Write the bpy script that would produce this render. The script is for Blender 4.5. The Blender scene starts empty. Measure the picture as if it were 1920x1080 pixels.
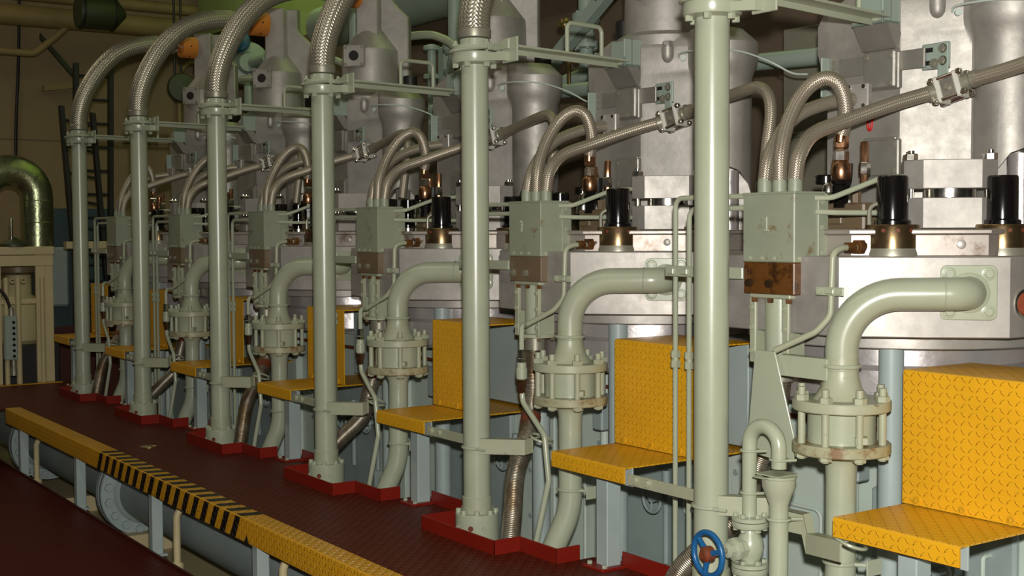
import bpy, bmesh, math, random
from mathutils import Vector, Matrix
random.seed(7)
PI = math.pi
C = bpy.context.scene.collection
PITCH = 1.25
def V(*a): return Vector(a if len(a) > 1 else a[0])

# ------------------------------------------------------------------ materials
class NT:
    def __init__(s, name):
        s.m = bpy.data.materials.new(name); s.m.use_nodes = True
        s.t = s.m.node_tree; s.b = s.t.nodes['Principled BSDF']
    def n(s, typ, **kw):
        d = s.t.nodes.new(typ)
        for k, v in kw.items():
            if k in d.inputs: d.inputs[k].default_value = v
            else: setattr(d, k, v)
        return d
    def l(s, a, b): s.t.links.new(a, b)
    def math(s, op, a, b=None, c=None):
        d = s.t.nodes.new('ShaderNodeMath'); d.operation = op
        for i, x in enumerate((a, b, c)):
            if x is None: continue
            if isinstance(x, (int, float)): d.inputs[i].default_value = x
            else: s.l(x, d.inputs[i])
        return d.outputs[0]
    def noise(s, scale, detail=4, rough=0.6, coord='Object', stretch=None):
        tc = s.n('ShaderNodeTexCoord'); nz = s.n('ShaderNodeTexNoise')
        nz.inputs['Scale'].default_value = scale; nz.inputs['Detail'].default_value = detail
        nz.inputs['Roughness'].default_value = rough
        src = tc.outputs[coord]
        if coord == 'Object':        # object space plus a per-object shift so copies differ
            oi = s.n('ShaderNodeObjectInfo'); ad = s.n('ShaderNodeVectorMath'); ad.operation = 'ADD'
            s.l(src, ad.inputs[0]); s.l(oi.outputs['Location'], ad.inputs[1]); src = ad.outputs[0]
        if stretch:
            mp = s.n('ShaderNodeMapping'); mp.inputs['Scale'].default_value = stretch
            s.l(src, mp.inputs['Vector']); src = mp.outputs[0]
        s.l(src, nz.inputs['Vector']); return nz.outputs['Fac']
    def ramp(s, fac, stops):
        r = s.n('ShaderNodeValToRGB'); e = r.color_ramp.elements
        while len(e) < len(stops): e.new(0.5)
        for el, (p, c) in zip(e, stops): el.position = p; el.color = (*c, 1) if len(c) == 3 else c
        s.l(fac, r.inputs['Fac']); return r.outputs['Color']
    def mix(s, fac, a, b):
        d = s.t.nodes.new('ShaderNodeMix'); d.data_type = 'RGBA'
        for sock, x in ((d.inputs[0], fac), (d.inputs[6], a), (d.inputs[7], b)):
            if isinstance(x, (int, float)): sock.default_value = x
            elif isinstance(x, tuple): sock.default_value = (*x, 1)
            else: s.l(x, sock)
        return d.outputs[2]
    def bump(s, h, strength=0.3, dist=0.002):
        b = s.n('ShaderNodeBump'); b.inputs['Strength'].default_value = strength
        b.inputs['Distance'].default_value = dist
        s.l(h, b.inputs['Height']); s.l(b.outputs[0], s.b.inputs['Normal'])
    def set(s, **kw):
        for k, v in kw.items():
            k = k.replace('_', ' ')
            if isinstance(v, tuple): s.b.inputs[k].default_value = (*v, 1)
            elif isinstance(v, (int, float)): s.b.inputs[k].default_value = v
            else: s.l(v, s.b.inputs[k])
def srgb(r, g, b):
    f = lambda c: (c/255/12.92) if c/255 < .04045 else ((c/255+.055)/1.055)**2.4
    return (f(r), f(g), f(b))
M = {}
def paint(key, col, rough=.38, rust=0.0, dirt=.5, spec=.5, bump=.12, rustcol=(.11, .045, .014)):
    t = NT(key); dk = tuple(c*.72 for c in col)
    c = t.mix(t.math('MULTIPLY', t.ramp(t.noise(6, 5), [(.38, (0, 0, 0)), (.75, (1, 1, 1))]), dirt), col, dk)
    if rust:
        f = t.ramp(t.noise(17, 6, .7), [(.72-rust*.3, (0, 0, 0)), (.78-rust*.2, (1, 1, 1))])
        c = t.mix(t.math('MULTIPLY', f, .85), c, rustcol)
    t.set(Base_Color=c, Roughness=rough, Specular_IOR_Level=spec)
    t.bump(t.noise(120, 3), bump, .0006); M[key] = t.m
def metal(key, col, rough=.3, met=1.0, bump=.1, bscale=60, bdist=.001, blotch=.25, stain=None, stretch=None):
    t = NT(key)
    c = t.mix(t.math('MULTIPLY', t.ramp(t.noise(5, 6, .65), [(.35, (0, 0, 0)), (.7, (1, 1, 1))]), blotch), col, tuple(x*.45 for x in col))
    if stain:
        f = t.ramp(t.noise(8, 6, .7), [(.55, (0, 0, 0)), (.68, (1, 1, 1))])
        c = t.mix(t.math('MULTIPLY', f, .8), c, stain)
    r = t.math('ADD', t.math('MULTIPLY', t.noise(22, 5, .6, stretch=stretch), .25), rough-.12)
    t.set(Base_Color=c, Roughness=r, Metallic=met)
    t.bump(t.noise(bscale, 4, stretch=stretch), bump, bdist); M[key] = t.m
SAGE = srgb(166, 173, 150)
paint('sage', SAGE, .28, 0, .4, .6)
paint('sage_worn', srgb(163, 168, 143), .38, .28, .5)
paint('sage_box', srgb(146, 153, 132), .45, .38, .6, rustcol=(.16, .085, .025))
paint('blue_grey', srgb(160, 174, 172), .42, .0, .4)
paint('pale_green', srgb(188, 202, 192), .42, .04, .45)
paint('blue_grey_dirty', srgb(146, 160, 158), .45, .1, .6)
paint('light_blue', srgb(150, 165, 154), .38, .0, .4)
paint('cream', srgb(196, 182, 140), .5, .05, .4)
paint('beige_pipe', srgb(150, 130, 85), .5, 0, .5)
paint('wall_paint', srgb(150, 130, 96), .75, 0, .35)
paint('green_wall', srgb(150, 165, 105), .7, 0, .35)
paint('dark_wall', srgb(92, 82, 58), .75, 0, .6)
paint('casing_brown', srgb(106, 90, 74), .6, 0, .7)
paint('partition_grey', srgb(124, 122, 106), .5, .05, .6)
paint('dark_green', srgb(58, 66, 42), .5, 0, .5)
paint('rust_block', srgb(98, 62, 26), .38, .75, .9, rustcol=(.022, .008, .003))
paint('sage_rusty', srgb(160, 160, 130), .42, .75, .6, rustcol=(.17, .08, .022))
paint('brown_block', srgb(112, 96, 74), .42, .35, .8, rustcol=(.12, .05, .02))
paint('coaming_red', srgb(122, 27, 15), .4, 0, .35, .3)
paint('dark_maroon', srgb(66, 16, 10), .45, 0, .4)
paint('black_gloss', (.006, .005, .005), .16, 0, .1, .6, .05)
paint('black_matt', (.012, .011, .010), .5, 0, .2)
paint('blue_wheel', srgb(24, 88, 140), .35, 0, .35)
paint('rust_brown', srgb(112, 52, 28), .6, .4, .6)
paint('orange_cap', srgb(205, 125, 45), .5, 0, .5)
paint('dark_blue', srgb(52, 74, 78), .5, 0, .4)
paint('chalk', srgb(205, 208, 190), .8, 0, .2)
paint('red_mark', srgb(190, 30, 25), .5, 0, .2)
paint('white_plastic', srgb(205, 205, 195), .4, 0, .2)
paint('copper_hole', srgb(150, 75, 50), .5, .2, .5)
paint('dark_hole', (.008, .007, .006), .7, 0, .1)
metal('cast_alu', (.49, .467, .427), .54, .6, .45, 48, .0013, .55)
metal('cast_alu_dark', (.37, .355, .315), .47, .55, .4, 42, .0012, .35)
metal('machined', (.48, .455, .42), .5, .5, .2, 30, .001, .6)
metal('machined_stained', (.48, .43, .385), .46, .65, .2, 30, .001, .4, stain=(.14, .065, .025))
metal('polished', (.68, .64, .64), .30, .7, .3, 7, .010, .25)
metal('bright_steel', (.75, .72, .66), .22, 1, .05, 60, .0005, .1)
metal('grey_steel', (.42, .39, .34), .42, .8, .15, 60, .0008, .3)
metal('steel_pipe', srgb(150, 148, 132), .42, .45, .06, 40, .0005, .2)
metal('bronze', (.25, .17, .085), .27, .9, .08, 60, .0006, .5)
metal('brass', (.55, .40, .18), .3, 1, .1, 60, .0006, .4)
metal('copper', (.55, .30, .17), .28, 1, .1, 60, .0006, .4)
metal('lagging', (.42, .46, .27), .30, .9, .8, 13, .006, .3)

def braid(key, col, nu, pv, dark=.25, rough=.36, strength=.9, dist=.0015, stain=None, met=.85):
    t = NT(key); uv = t.n('ShaderNodeUVMap').outputs[0]
    sp = t.n('ShaderNodeSeparateXYZ'); t.l(uv, sp.inputs[0]); u, v = sp.outputs[0], sp.outputs[1]
    un = t.math('MULTIPLY', u, nu); vn = t.math('DIVIDE', v, pv)
    p = t.math('ADD', un, vn); q = t.math('SUBTRACT', un, vn)
    par = t.math('MODULO', t.math('ADD', t.math('FLOOR', p), t.math('FLOOR', q)), 2.0)
    par = t.math('ABSOLUTE', par)
    a = t.math('ABSOLUTE', t.math('SINE', t.math('MULTIPLY', p, PI)))
    b = t.math('ABSOLUTE', t.math('SINE', t.math('MULTIPLY', q, PI)))
    h = t.math('ADD', t.math('MULTIPLY', par, a), t.math('MULTIPLY', t.math('SUBTRACT', 1.0, par), b))
    c = t.mix(t.math('POWER', h, .7), tuple(x*dark for x in col), col)
    if stain:
        f = t.ramp(t.noise(7, 5, .7), [(.48, (0, 0, 0)), (.62, (1, 1, 1))])
        c = t.mix(t.math('MULTIPLY', f, .8), c, stain)
    t.set(Base_Color=c, Roughness=rough, Metallic=met); t.bump(h, strength, dist); M[key] = t.m
braid('braid_big', (.60, .56, .45), 22, .0145, .2, .36, .9, .0014, met=.75)
braid('braid_thin', (.50, .44, .345), 16, .0075, .35, .40, .7, .0009, met=.65)
def corrug(key, col, pv, stain):
    t = NT(key); uv = t.n('ShaderNodeUVMap').outputs[0]
    sp = t.n('ShaderNodeSeparateXYZ'); t.l(uv, sp.inputs[0])
    h = t.math('ABSOLUTE', t.math('SINE', t.math('MULTIPLY', sp.outputs[1], PI/pv)))
    f = t.ramp(t.noise(5, 5, .7), [(.42, (0, 0, 0)), (.6, (1, 1, 1))])
    c = t.mix(t.math('MULTIPLY', f, .85), t.mix(h, tuple(x*.5 for x in col), col), stain)
    t.set(Base_Color=c, Roughness=.36, Metallic=.8); t.bump(h, .6, .0015); M[key] = t.m
corrug('duct', (.50, .46, .37), .006, (.17, .10, .045))

def chequer(key, col, s=.021, rough=.36, strength=.8, dist=.0018, wear=None, spec=.5, wl=.17):
    """raised lozenge tread plate; uv in metres"""
    t = NT(key); uv = t.n('ShaderNodeUVMap').outputs[0]
    sp = t.n('ShaderNodeSeparateXYZ'); t.l(uv, sp.inputs[0])
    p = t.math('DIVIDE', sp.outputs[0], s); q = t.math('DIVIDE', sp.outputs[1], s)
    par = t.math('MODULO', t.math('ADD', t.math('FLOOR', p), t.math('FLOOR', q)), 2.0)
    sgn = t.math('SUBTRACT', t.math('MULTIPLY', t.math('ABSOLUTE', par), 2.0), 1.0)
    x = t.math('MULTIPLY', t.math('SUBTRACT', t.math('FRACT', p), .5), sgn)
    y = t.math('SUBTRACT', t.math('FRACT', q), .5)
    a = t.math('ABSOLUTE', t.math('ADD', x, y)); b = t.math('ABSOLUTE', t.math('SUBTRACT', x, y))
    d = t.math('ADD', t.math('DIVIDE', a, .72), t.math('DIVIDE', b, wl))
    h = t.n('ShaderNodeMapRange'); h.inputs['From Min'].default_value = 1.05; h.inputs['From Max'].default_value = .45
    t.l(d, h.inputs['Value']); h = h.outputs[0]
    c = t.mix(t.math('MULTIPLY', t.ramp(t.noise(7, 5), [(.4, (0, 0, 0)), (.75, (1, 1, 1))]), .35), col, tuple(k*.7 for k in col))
    c = t.mix(h, t.mix(.30, c, tuple(k*.25 for k in col)), c)  # plate around each lozenge darkened: relief shading painted into the base colour
    if wear:
        f = t.ramp(t.noise(30, 6, .7), [(.66, (0, 0, 0)), (.73, (1, 1, 1))]); c = t.mix(t.math('MULTIPLY', f, .5), c, wear)
    t.set(Base_Color=c, Roughness=rough, Specular_IOR_Level=spec); t.bump(h, strength, dist); M[key] = t.m
    return t
YEL = srgb(240, 178, 30)
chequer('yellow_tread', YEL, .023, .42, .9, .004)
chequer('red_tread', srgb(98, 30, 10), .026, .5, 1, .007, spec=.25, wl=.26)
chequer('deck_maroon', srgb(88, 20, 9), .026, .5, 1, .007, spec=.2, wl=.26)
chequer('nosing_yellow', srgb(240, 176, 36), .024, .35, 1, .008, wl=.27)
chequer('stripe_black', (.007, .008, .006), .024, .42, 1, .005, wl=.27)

# ------------------------------------------------------------------ mesh builder
def frame_for(d):
    d = d.normalized(); a = V(0, 0, 1) if abs(d.z) < .9 else V(1, 0, 0)
    x = a.cross(d).normalized(); return x, d.cross(x)
class MB:
    def __init__(s): s.v = []; s.f = []; s.uv = []
    def add(s, vs, fs, uvs=None):
        o = len(s.v); s.v += [V(p) for p in vs]
        for i, f in enumerate(fs):
            s.f.append([o+j for j in f]); s.uv.append(uvs[i] if uvs else None)
        return s
    def hull(s, pts):
        bm = bmesh.new()
        for p in pts: bm.verts.new(p)
        r = bmesh.ops.convex_hull(bm, input=bm.verts[:])
        bmesh.ops.delete(bm, geom=[g for g in r['geom_interior'] if isinstance(g, bmesh.types.BMVert)], context='VERTS')
        bmesh.ops.dissolve_limit(bm, angle_limit=.01, verts=bm.verts[:], edges=bm.edges[:])
        bm.verts.index_update()
        s.add([v.co.copy() for v in bm.verts], [[v.index for v in f.verts] for f in bm.faces]); bm.free(); return s
    def box(s, x0, x1, y0, y1, z0, z1, b=.002, mat=None):
        b = min(b, .3*min(abs(x1-x0), abs(y1-y0), abs(z1-z0))); P = []
        for x, sx in ((x0, 1), (x1, -1)):
            for y, sy in ((y0, 1), (y1, -1)):
                for z, sz in ((z0, 1), (z1, -1)):
                    P += [V(x, y+b*sy, z+b*sz), V(x+b*sx, y, z+b*sz), V(x+b*sx, y+b*sy, z)]
        if mat: P = [mat @ p for p in P]
        return s.hull(P)
    def obox(s, c, t, n, u, ht, hn, hu, b=.002):
        """box with centre c and axes t, n, u (half sizes)"""
        m = Matrix.Identity(4)
        for i, a in enumerate((t, n, u)):
            a = V(a).normalized()
            for j in range(3): m[j][i] = a[j]
        m.translation = V(c)
        return s.box(-ht, ht, -hn, hn, -hu, hu, b, m)
    def lathe(s, prof, o=(0, 0, 0), d=(0, 0, 1), n=32, close=False):
        """prof: list of (radius, height along d)"""
        o = V(o); d = V(d).normalized(); x, y = frame_for(d); vs = []; fs = []; us = []
        for r, h in prof:
            for i in range(n):
                a = 2*PI*i/n; vs.append(o+d*h+(x*math.cos(a)+y*math.sin(a))*max(r, 1e-5))
        L = 0
        for k in range(len(prof)-1):
            L2 = L+math.hypot(prof[k+1][0]-prof[k][0], prof[k+1][1]-prof[k][1])
            for i in range(n):
                j = (i+1) % n; fs.append([k*n+i, k*n+j, (k+1)*n+j, (k+1)*n+i])
                us.append([(i/n, L), ((i+1)/n, L), ((i+1)/n, L2), (i/n, L2)])
            L = L2
        s.add(vs, fs, us)
        o0 = len(s.v)-len(vs)
        if prof[0][0] > 1e-4: s.f.append([o0+i for i in range(n)][::-1]); s.uv.append(None)
        if prof[-1][0] > 1e-4: s.f.append([o0+(len(prof)-1)*n+i for i in range(n)]); s.uv.append(None)
        return s
    def cyl(s, p0, p1, r, n=20, r2=None, b=0):
        p0, p1 = V(p0), V(p1); h = (p1-p0).length; r2 = r if r2 is None else r2
        pr = [(r-b, 0), (r, b), (r2, h-b), (r2-b, h)] if b else [(r, 0), (r2, h)]
        return s.lathe(pr, p0, p1-p0, n)
    def tube(s, path, r, n=16, closed=False):
        path = [V(p) for p in path]; N = len(path); vs = []; fs = []; us = []
        T = []
        for i in range(N):
            a = path[(i-1) % N] if (closed or i > 0) else path[i]
            b = path[(i+1) % N] if (closed or i < N-1) else path[i]
            T.append((b-a).normalized())
        x, y = frame_for(T[0]); L = [0]
        for i in range(N):
            if i:
                L.append(L[-1]+(path[i]-path[i-1]).length)
                x = (x-T[i]*x.dot(T[i])).normalized()
            y = T[i].cross(x); rr = r[i] if isinstance(r, (list, tuple)) else r
            for k in range(n):
                a = 2*PI*k/n; vs.append(path[i]+(x*math.cos(a)+y*math.sin(a))*rr)
        m = N if closed else N-1
        for i in range(m):
            i2 = (i+1) % N; la = L[i]; lb = L[i2] if i2 else L[i]+(path[0]-path[i]).length
            for k in range(n):
                k2 = (k+1) % n; fs.append([i*n+k, i*n+k2, i2*n+k2, i2*n+k])
                us.append([(k/n, la), ((k+1)/n, la), ((k+1)/n, lb), (k/n, lb)])
        s.add(vs, fs, us); o = len(s.v)-len(vs)
        if not closed:
            s.f.append([o+k for k in range(n)][::-1]); s.uv.append(None)
            s.f.append([o+(N-1)*n+k for k in range(n)]); s.uv.append(None)
        return s
    def ring(s, c, R, r, d=(0, 0, 1), n=32, m=8):
        x, y = frame_for(V(d)); c = V(c)
        return s.tube([c+(x*math.cos(2*PI*i/n)+y*math.sin(2*PI*i/n))*R for i in range(n)], r, m, True)
    def prism(s, poly, z0, z1, b=0.0, mat=None):
        """poly in xy, extruded z0..z1, small chamfer b at both rims"""
        n = len(poly); cx = sum(p[0] for p in poly)/n; cy = sum(p[1] for p in poly)/n
        def ins(k):
            out = []
            for i in range(n):
                p = V(poly[i][0], poly[i][1], 0); a = V(*poly[i-1][:2], 0); c = V(*poly[(i+1) % n][:2], 0)
                e1 = (p-a).normalized(); e2 = (c-p).normalized()
                n1 = V(-e1.y, e1.x, 0); n2 = V(-e2.y, e2.x, 0); q = (n1+n2)
                q = q/max(.35, 1+n1.dot(n2)); out.append(p+q*k)
            return out
        area = sum(poly[i-1][0]*poly[i][1]-poly[i][0]*poly[i-1][1] for i in range(n))
        sg = 1 if area > 0 else -1
        rings = [(z0, b), (z0+b, 0), (z1-b, 0), (z1, b)] if b else [(z0, 0), (z1, 0)]
        vs = []
        for z, k in rings:
            for p in (ins(k*sg) if k else [V(p[0], p[1], 0) for p in poly]):
                q = V(p.x, p.y, z); vs.append(mat @ q if mat else q)
        fs = [[i for i in range(n)][::-1], [(len(rings)-1)*n+i for i in range(n)]]
        for r in range(len(rings)-1):
            for i in range(n):
                j = (i+1) % n; fs.append([r*n+i, r*n+j, (r+1)*n+j, (r+1)*n+i])
        return s.add(vs, fs)
    def loft(s, polys):
        """polys: list of equal-length closed 3d loops"""
        n = len(polys[0]); vs = [p for q in polys for p in q]
        fs = [[i for i in range(n)][::-1], [(len(polys)-1)*n+i for i in range(n)]]
        for r in range(len(polys)-1):
            for i in range(n):
                j = (i+1) % n; fs.append([r*n+i, r*n+j, (r+1)*n+j, (r+1)*n+i])
        return s.add(vs, fs)
    def sheet(s, prof, w0, w1, th, axis='x'):
        """bent sheet: profile of (y,z) points swept along x from w0 to w1, thickness th"""
        N = len(prof); nr = []
        for i in range(N):
            a = V(prof[max(i-1, 0)]); b = V(prof[min(i+1, N-1)]); d = (b-a).normalized(); nr.append(V(-d.y, d.x))
        loop = [V(p) for p in prof]+[V(prof[i])-nr[i]*th for i in range(N-1, -1, -1)]
        A = [V(w0, p.x, p.y) for p in loop]; B = [V(w1, p.x, p.y) for p in loop]; n = len(loop)
        fs = [[i, (i+1) % n, n+(i+1) % n, n+i] for i in range(n)]
        for i in range(N-1):
            fs.append([i, n-1-i, n-2-i, i+1]); fs.append([n+i, n+i+1, n+n-2-i, n+n-1-i])
        L = [0]
        for i in range(1, N): L.append(L[-1]+(V(prof[i])-V(prof[i-1])).length)
        L2 = L+L[::-1]; us = [[(w0, L2[i]), (w0, L2[(i+1) % n]), (w1, L2[(i+1) % n]), (w1, L2[i])] for i in range(n)]
        us += [None]*(2*(N-1))
        return s.add(A+B, fs, us)
    def hexa(s, p, d, r, h, b=.12):
        p = V(p); d = V(d).normalized(); rr = r
        return s.lathe([(rr, 0), (rr, h*(1-b)), (rr*.88, h)], p, d, 6)
    def mesh(s, name, org=V(0, 0, 0), ang=.61):
        me = bpy.data.meshes.new(name); me.from_pydata([p-org for p in s.v], [], s.f)
        uvl = me.uv_layers.new(name='UVMap'); k = 0
        for pi, po in enumerate(me.polygons):
            u = s.uv[pi]; nx, ny, nz = (abs(c) for c in po.normal)
            for li in range(po.loop_total):
                if u: uvl.data[k].uv = u[li]
                else:
                    c = me.vertices[me.loops[k].vertex_index].co+org
                    uvl.data[k].uv = (c.x, c.y) if nz >= max(nx, ny) else ((c.x, c.z) if ny >= nx else (c.y, c.z))
                k += 1
        bm = bmesh.new(); bm.from_mesh(me); bmesh.ops.recalc_face_normals(bm, faces=bm.faces[:])
        for f in bm.faces: f.smooth = True
        for e in bm.edges:
            if len(e.link_faces) == 2: e.smooth = e.calc_face_angle(0) < ang
        bm.to_mesh(me); bm.free(); return me
ORG = {}
def thing(name, label, cat, at=(0, 0, 0), group=None):
    o = bpy.data.objects.new(name, None); C.objects.link(o); o.empty_display_size = .05
    o.location = at; ORG[o.name] = V(at); o['label'] = label; o['category'] = cat
    if group: o['group'] = group
    return o
def part(name, mb, mat, parent, label=None, ang=.61):
    org = ORG[parent.name]; me = mb.mesh(name, org, ang); me.materials.append(M[mat])
    o = bpy.data.objects.new(name, me); C.objects.link(o); o.parent = parent; ORG[o.name] = org
    if label: o['label'] = label
    return o
def solo(name, mb, mat, label, cat, at=(0, 0, 0), group=None, kind=None, ang=.61):
    me = mb.mesh(name, V(at), ang); me.materials.append(M[mat]); o = bpy.data.objects.new(name, me); C.objects.link(o)
    o.location = at; ORG[o.name] = V(at)
    if label: o['label'] = label
    if cat: o['category'] = cat
    if group: o['group'] = group
    if kind: o['kind'] = kind
    return o
def copy_tree(o, parent=None):
    c = o.copy(); C.objects.link(c)
    if parent: c.parent = parent
    for ch in o.children: copy_tree(ch, c)
    return c
ORD = ['nearest the camera', 'second from the camera', 'third from the camera', 'fourth from the camera', 'fifth from the camera', 'sixth from the camera', 'farthest from the camera']
def rep(proto, ks, fmt, group, off=0):
    """repeat a finished unit thing down the engine; every copy gets its own label"""
    base = proto.location.copy(); out = []; n = len(ks)+off
    for i, k in enumerate(ks):
        o = proto if i == 0 else copy_tree(proto)
        o.location = base+V(-PITCH*k, 0, 0)
        if n > 1: o['group'] = group
        j = i+off; o['label'] = fmt.format(o='farthest from the camera' if j == n-1 else ORD[j]); out.append(o)
    return out
def fillet(pts, rad, seg=8):
    pts = [V(p) for p in pts]; out = [pts[0]]
    for i in range(1, len(pts)-1):
        r = rad[i-1] if isinstance(rad, (list, tuple)) else rad
        a = (pts[i-1]-pts[i]); b = (pts[i+1]-pts[i]); ang = a.angle(b)
        if r <= 0 or ang > 3.1: out.append(pts[i]); continue
        t = min(r/math.tan(ang/2), .49*a.length if i > 1 else .98*a.length, .49*b.length if i < len(pts)-2 else .98*b.length)
        r = t*math.tan(ang/2); p0 = pts[i]+a.normalized()*t; p1 = pts[i]+b.normalized()*t
        c = pts[i]+(a.normalized()+b.normalized()).normalized()*(r/math.sin(ang/2))
        u = (p0-c); w = (p1-c); th = u.angle(w)
        for k in range(seg+1):
            f = k/seg; out.append(c+(u*math.sin((1-f)*th)+w*math.sin(f*th))/math.sin(th))
    out.append(pts[-1]); return out
def spline(pts, seg=8):
    P = [V(p) for p in pts]; P = [P[0]*2-P[1]]+P+[P[-1]*2-P[-2]]; out = []
    for i in range(1, len(P)-2):
        for k in range(seg):
            t = k/seg; a, b, c, d = P[i-1], P[i], P[i+1], P[i+2]
            out.append(.5*((2*b)+(c-a)*t+(2*a-5*b+4*c-d)*t*t+(3*b-a-3*c+d)*t**3))
    out.append(P[-2]); return out
def circ(c, r, n, d=(0, 0, 1), a0=0):
    x, y = frame_for(V(d)); c = V(c)
    return [c+(x*math.cos(a0+2*PI*i/n)+y*math.sin(a0+2*PI*i/n))*r for i in range(n)]
R2 = math.sqrt(.5)
NB = V(R2, -R2, 0); TB = V(R2, R2, 0); UP = V(0, 0, 1)      # the 45 degree faces look this way
#==UNITS==
ALL = range(6)
# ---------------------------------------------------------------- riser pipe
def riser():
    t = thing('riser_pipe', '-', 'pipe', (0, 0, -.05))
    part('pipe', MB().cyl((0, 0, .05), (0, 0, 1.745), .050, 40), 'sage', t)
    part('sleeve', MB().lathe([(.0505, .085), (.055, .088), (.055, .15), (.052, .153)], n=40), 'sage_worn', t)
    part('base_flange', MB().lathe([(.081, -.05), (.081, .088), (.078, .092), (.05, .0925)], n=40), 'sage', t)
    for i, p in enumerate(circ((0, 0, .091), .069, 8, a0=.2)):
        part('bolt', MB().lathe([(.0105, 0), (.0105, .013), (.008, .016)], p, n=10), 'sage', t)
    for a in (-95, -50, -15):
        d = V(math.cos(math.radians(a)), math.sin(math.radians(a)), 0)
        m = MB().lathe([(.010, 0), (.010, .004), (.006, .004), (.005, .002)], d*.0795+V(0, 0, .045), d, 14)
        part('plug', m, 'sage_worn' if a != -50 else 'rust_brown', t)
    part('top_flange', MB().lathe([(.05, 1.738), (.082, 1.7445), (.084, 1.748), (.084, 1.78), (.081, 1.783), (.05, 1.7835)], n=48), 'sage', t)
    part('upper_flange', MB().lathe([(.05, 1.786), (.080, 1.788), (.082, 1.791), (.080, 1.806), (.054, 1.81), (.054, 1.832), (.051, 1.834)], n=48), 'sage', t)
    for p in circ((0, 0, 0), .070, 6, a0=.62):
        m = MB().hexa(p+V(0, 0, 1.744), (0, 0, -1), .012, .016).cyl(p+V(0, 0, 1.74), p+V(0, 0, 1.826), .0065, 8)
        m.hexa(p+V(0, 0, 1.805), (0, 0, 1), .011, .012)
        part('bolt', m, 'sage', t)
    part('clamp_ring', MB().tube(fillet([(.12, .088, 1.786), (.06, .09, 1.786), (-.02, .09, 1.786)], .02)+[(-.09*math.sin(a*PI/12+.25), .09*math.cos(a*PI/12+.25), 1.786) for a in range(1, 13)]+[(.15, -.045, 1.786)], .0065, 8), 'sage', t)
    part('guide_ring', MB().ring((0, 0, .335), .053, .0055).tube([(.045, -.035, .335), (.085, -.02, .335)], .005, 8), 'sage', t)
    part('top_bracket', MB().box(.105, .20, .050, .058, 1.738, 1.826).hull([V(x, y, z) for x, y, za, zb in ((.05, .045, 1.788, 1.808), (.06, .052, 1.788, 1.808), (.150, .045, 1.788, 1.822), (.156, .052, 1.788, 1.822)) for z in (za, zb)]).hull([V(x, y, z) for x, y, za, zb in ((.06, -.02, 1.748, 1.770), (.06, .0, 1.748, 1.770), (.150, .02, 1.743, 1.775), (.150, .052, 1.743, 1.775)) for z in (za, zb)]), 'sage', t)
    return t
rep(riser(), ALL, 'tall sage green riser pipe with bolted flanges, {o}', 'riser pipes along the platform edge')
# ---------------------------------------------------------------- big braided hose
def bighose():
    t = thing('braided_hose', '-', 'hose', (0, 0, 1.83))
    pts = [(0, 0, 1.84), (0, .003, 1.93), (.005, .03, 2.04), (.01, .085, 2.16), (.01, .165, 2.275), (.01, .27, 2.375), (.01, .40, 2.437), (.01, .55, 2.466), (.01, .68, 2.46)]
    part('hose', MB().tube(spline(pts, 7), .0575, 28), 'braid_big', t)
    part('ferrule', MB().lathe([(.056, 1.836), (.0605, 1.838), (.0615, 1.842), (.0615, 1.866), (.058, 1.87)], n=36), 'steel_pipe', t)
    part('end_nozzle', MB().lathe([(.045, 0), (.045, .03), (.04, .04), (.04, .08)], (.01, .665, 2.46), (0, 1, 0), 24), 'bright_steel', t)
    m = MB().lathe([(.045, 0), (.073, .001), (.0765, .005), (.0765, .108), (.06, .111)], (.01, .725, 2.458), (0, 1, 0), 32)
    oc = part('orange_end_cap', m, 'orange_cap', t, 'orange cylindrical cap')
    for a in (0, 60, 120, 180, 240, 300):
        d = V(math.cos(math.radians(a)), 0, math.sin(math.radians(a)))
        part('screw_hole', MB().cyl(V(.01, .78, 2.458)+d*.0765, V(.01, .78, 2.458)+d*.0785, .006, 8), 'dark_hole', oc)
    return t
rep(bighose(), [1, 2, 3, 4, 5], 'thick braided steel hose curving from its riser pipe to the engine, {o}', 'thick braided hoses above the riser pipes')
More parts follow.
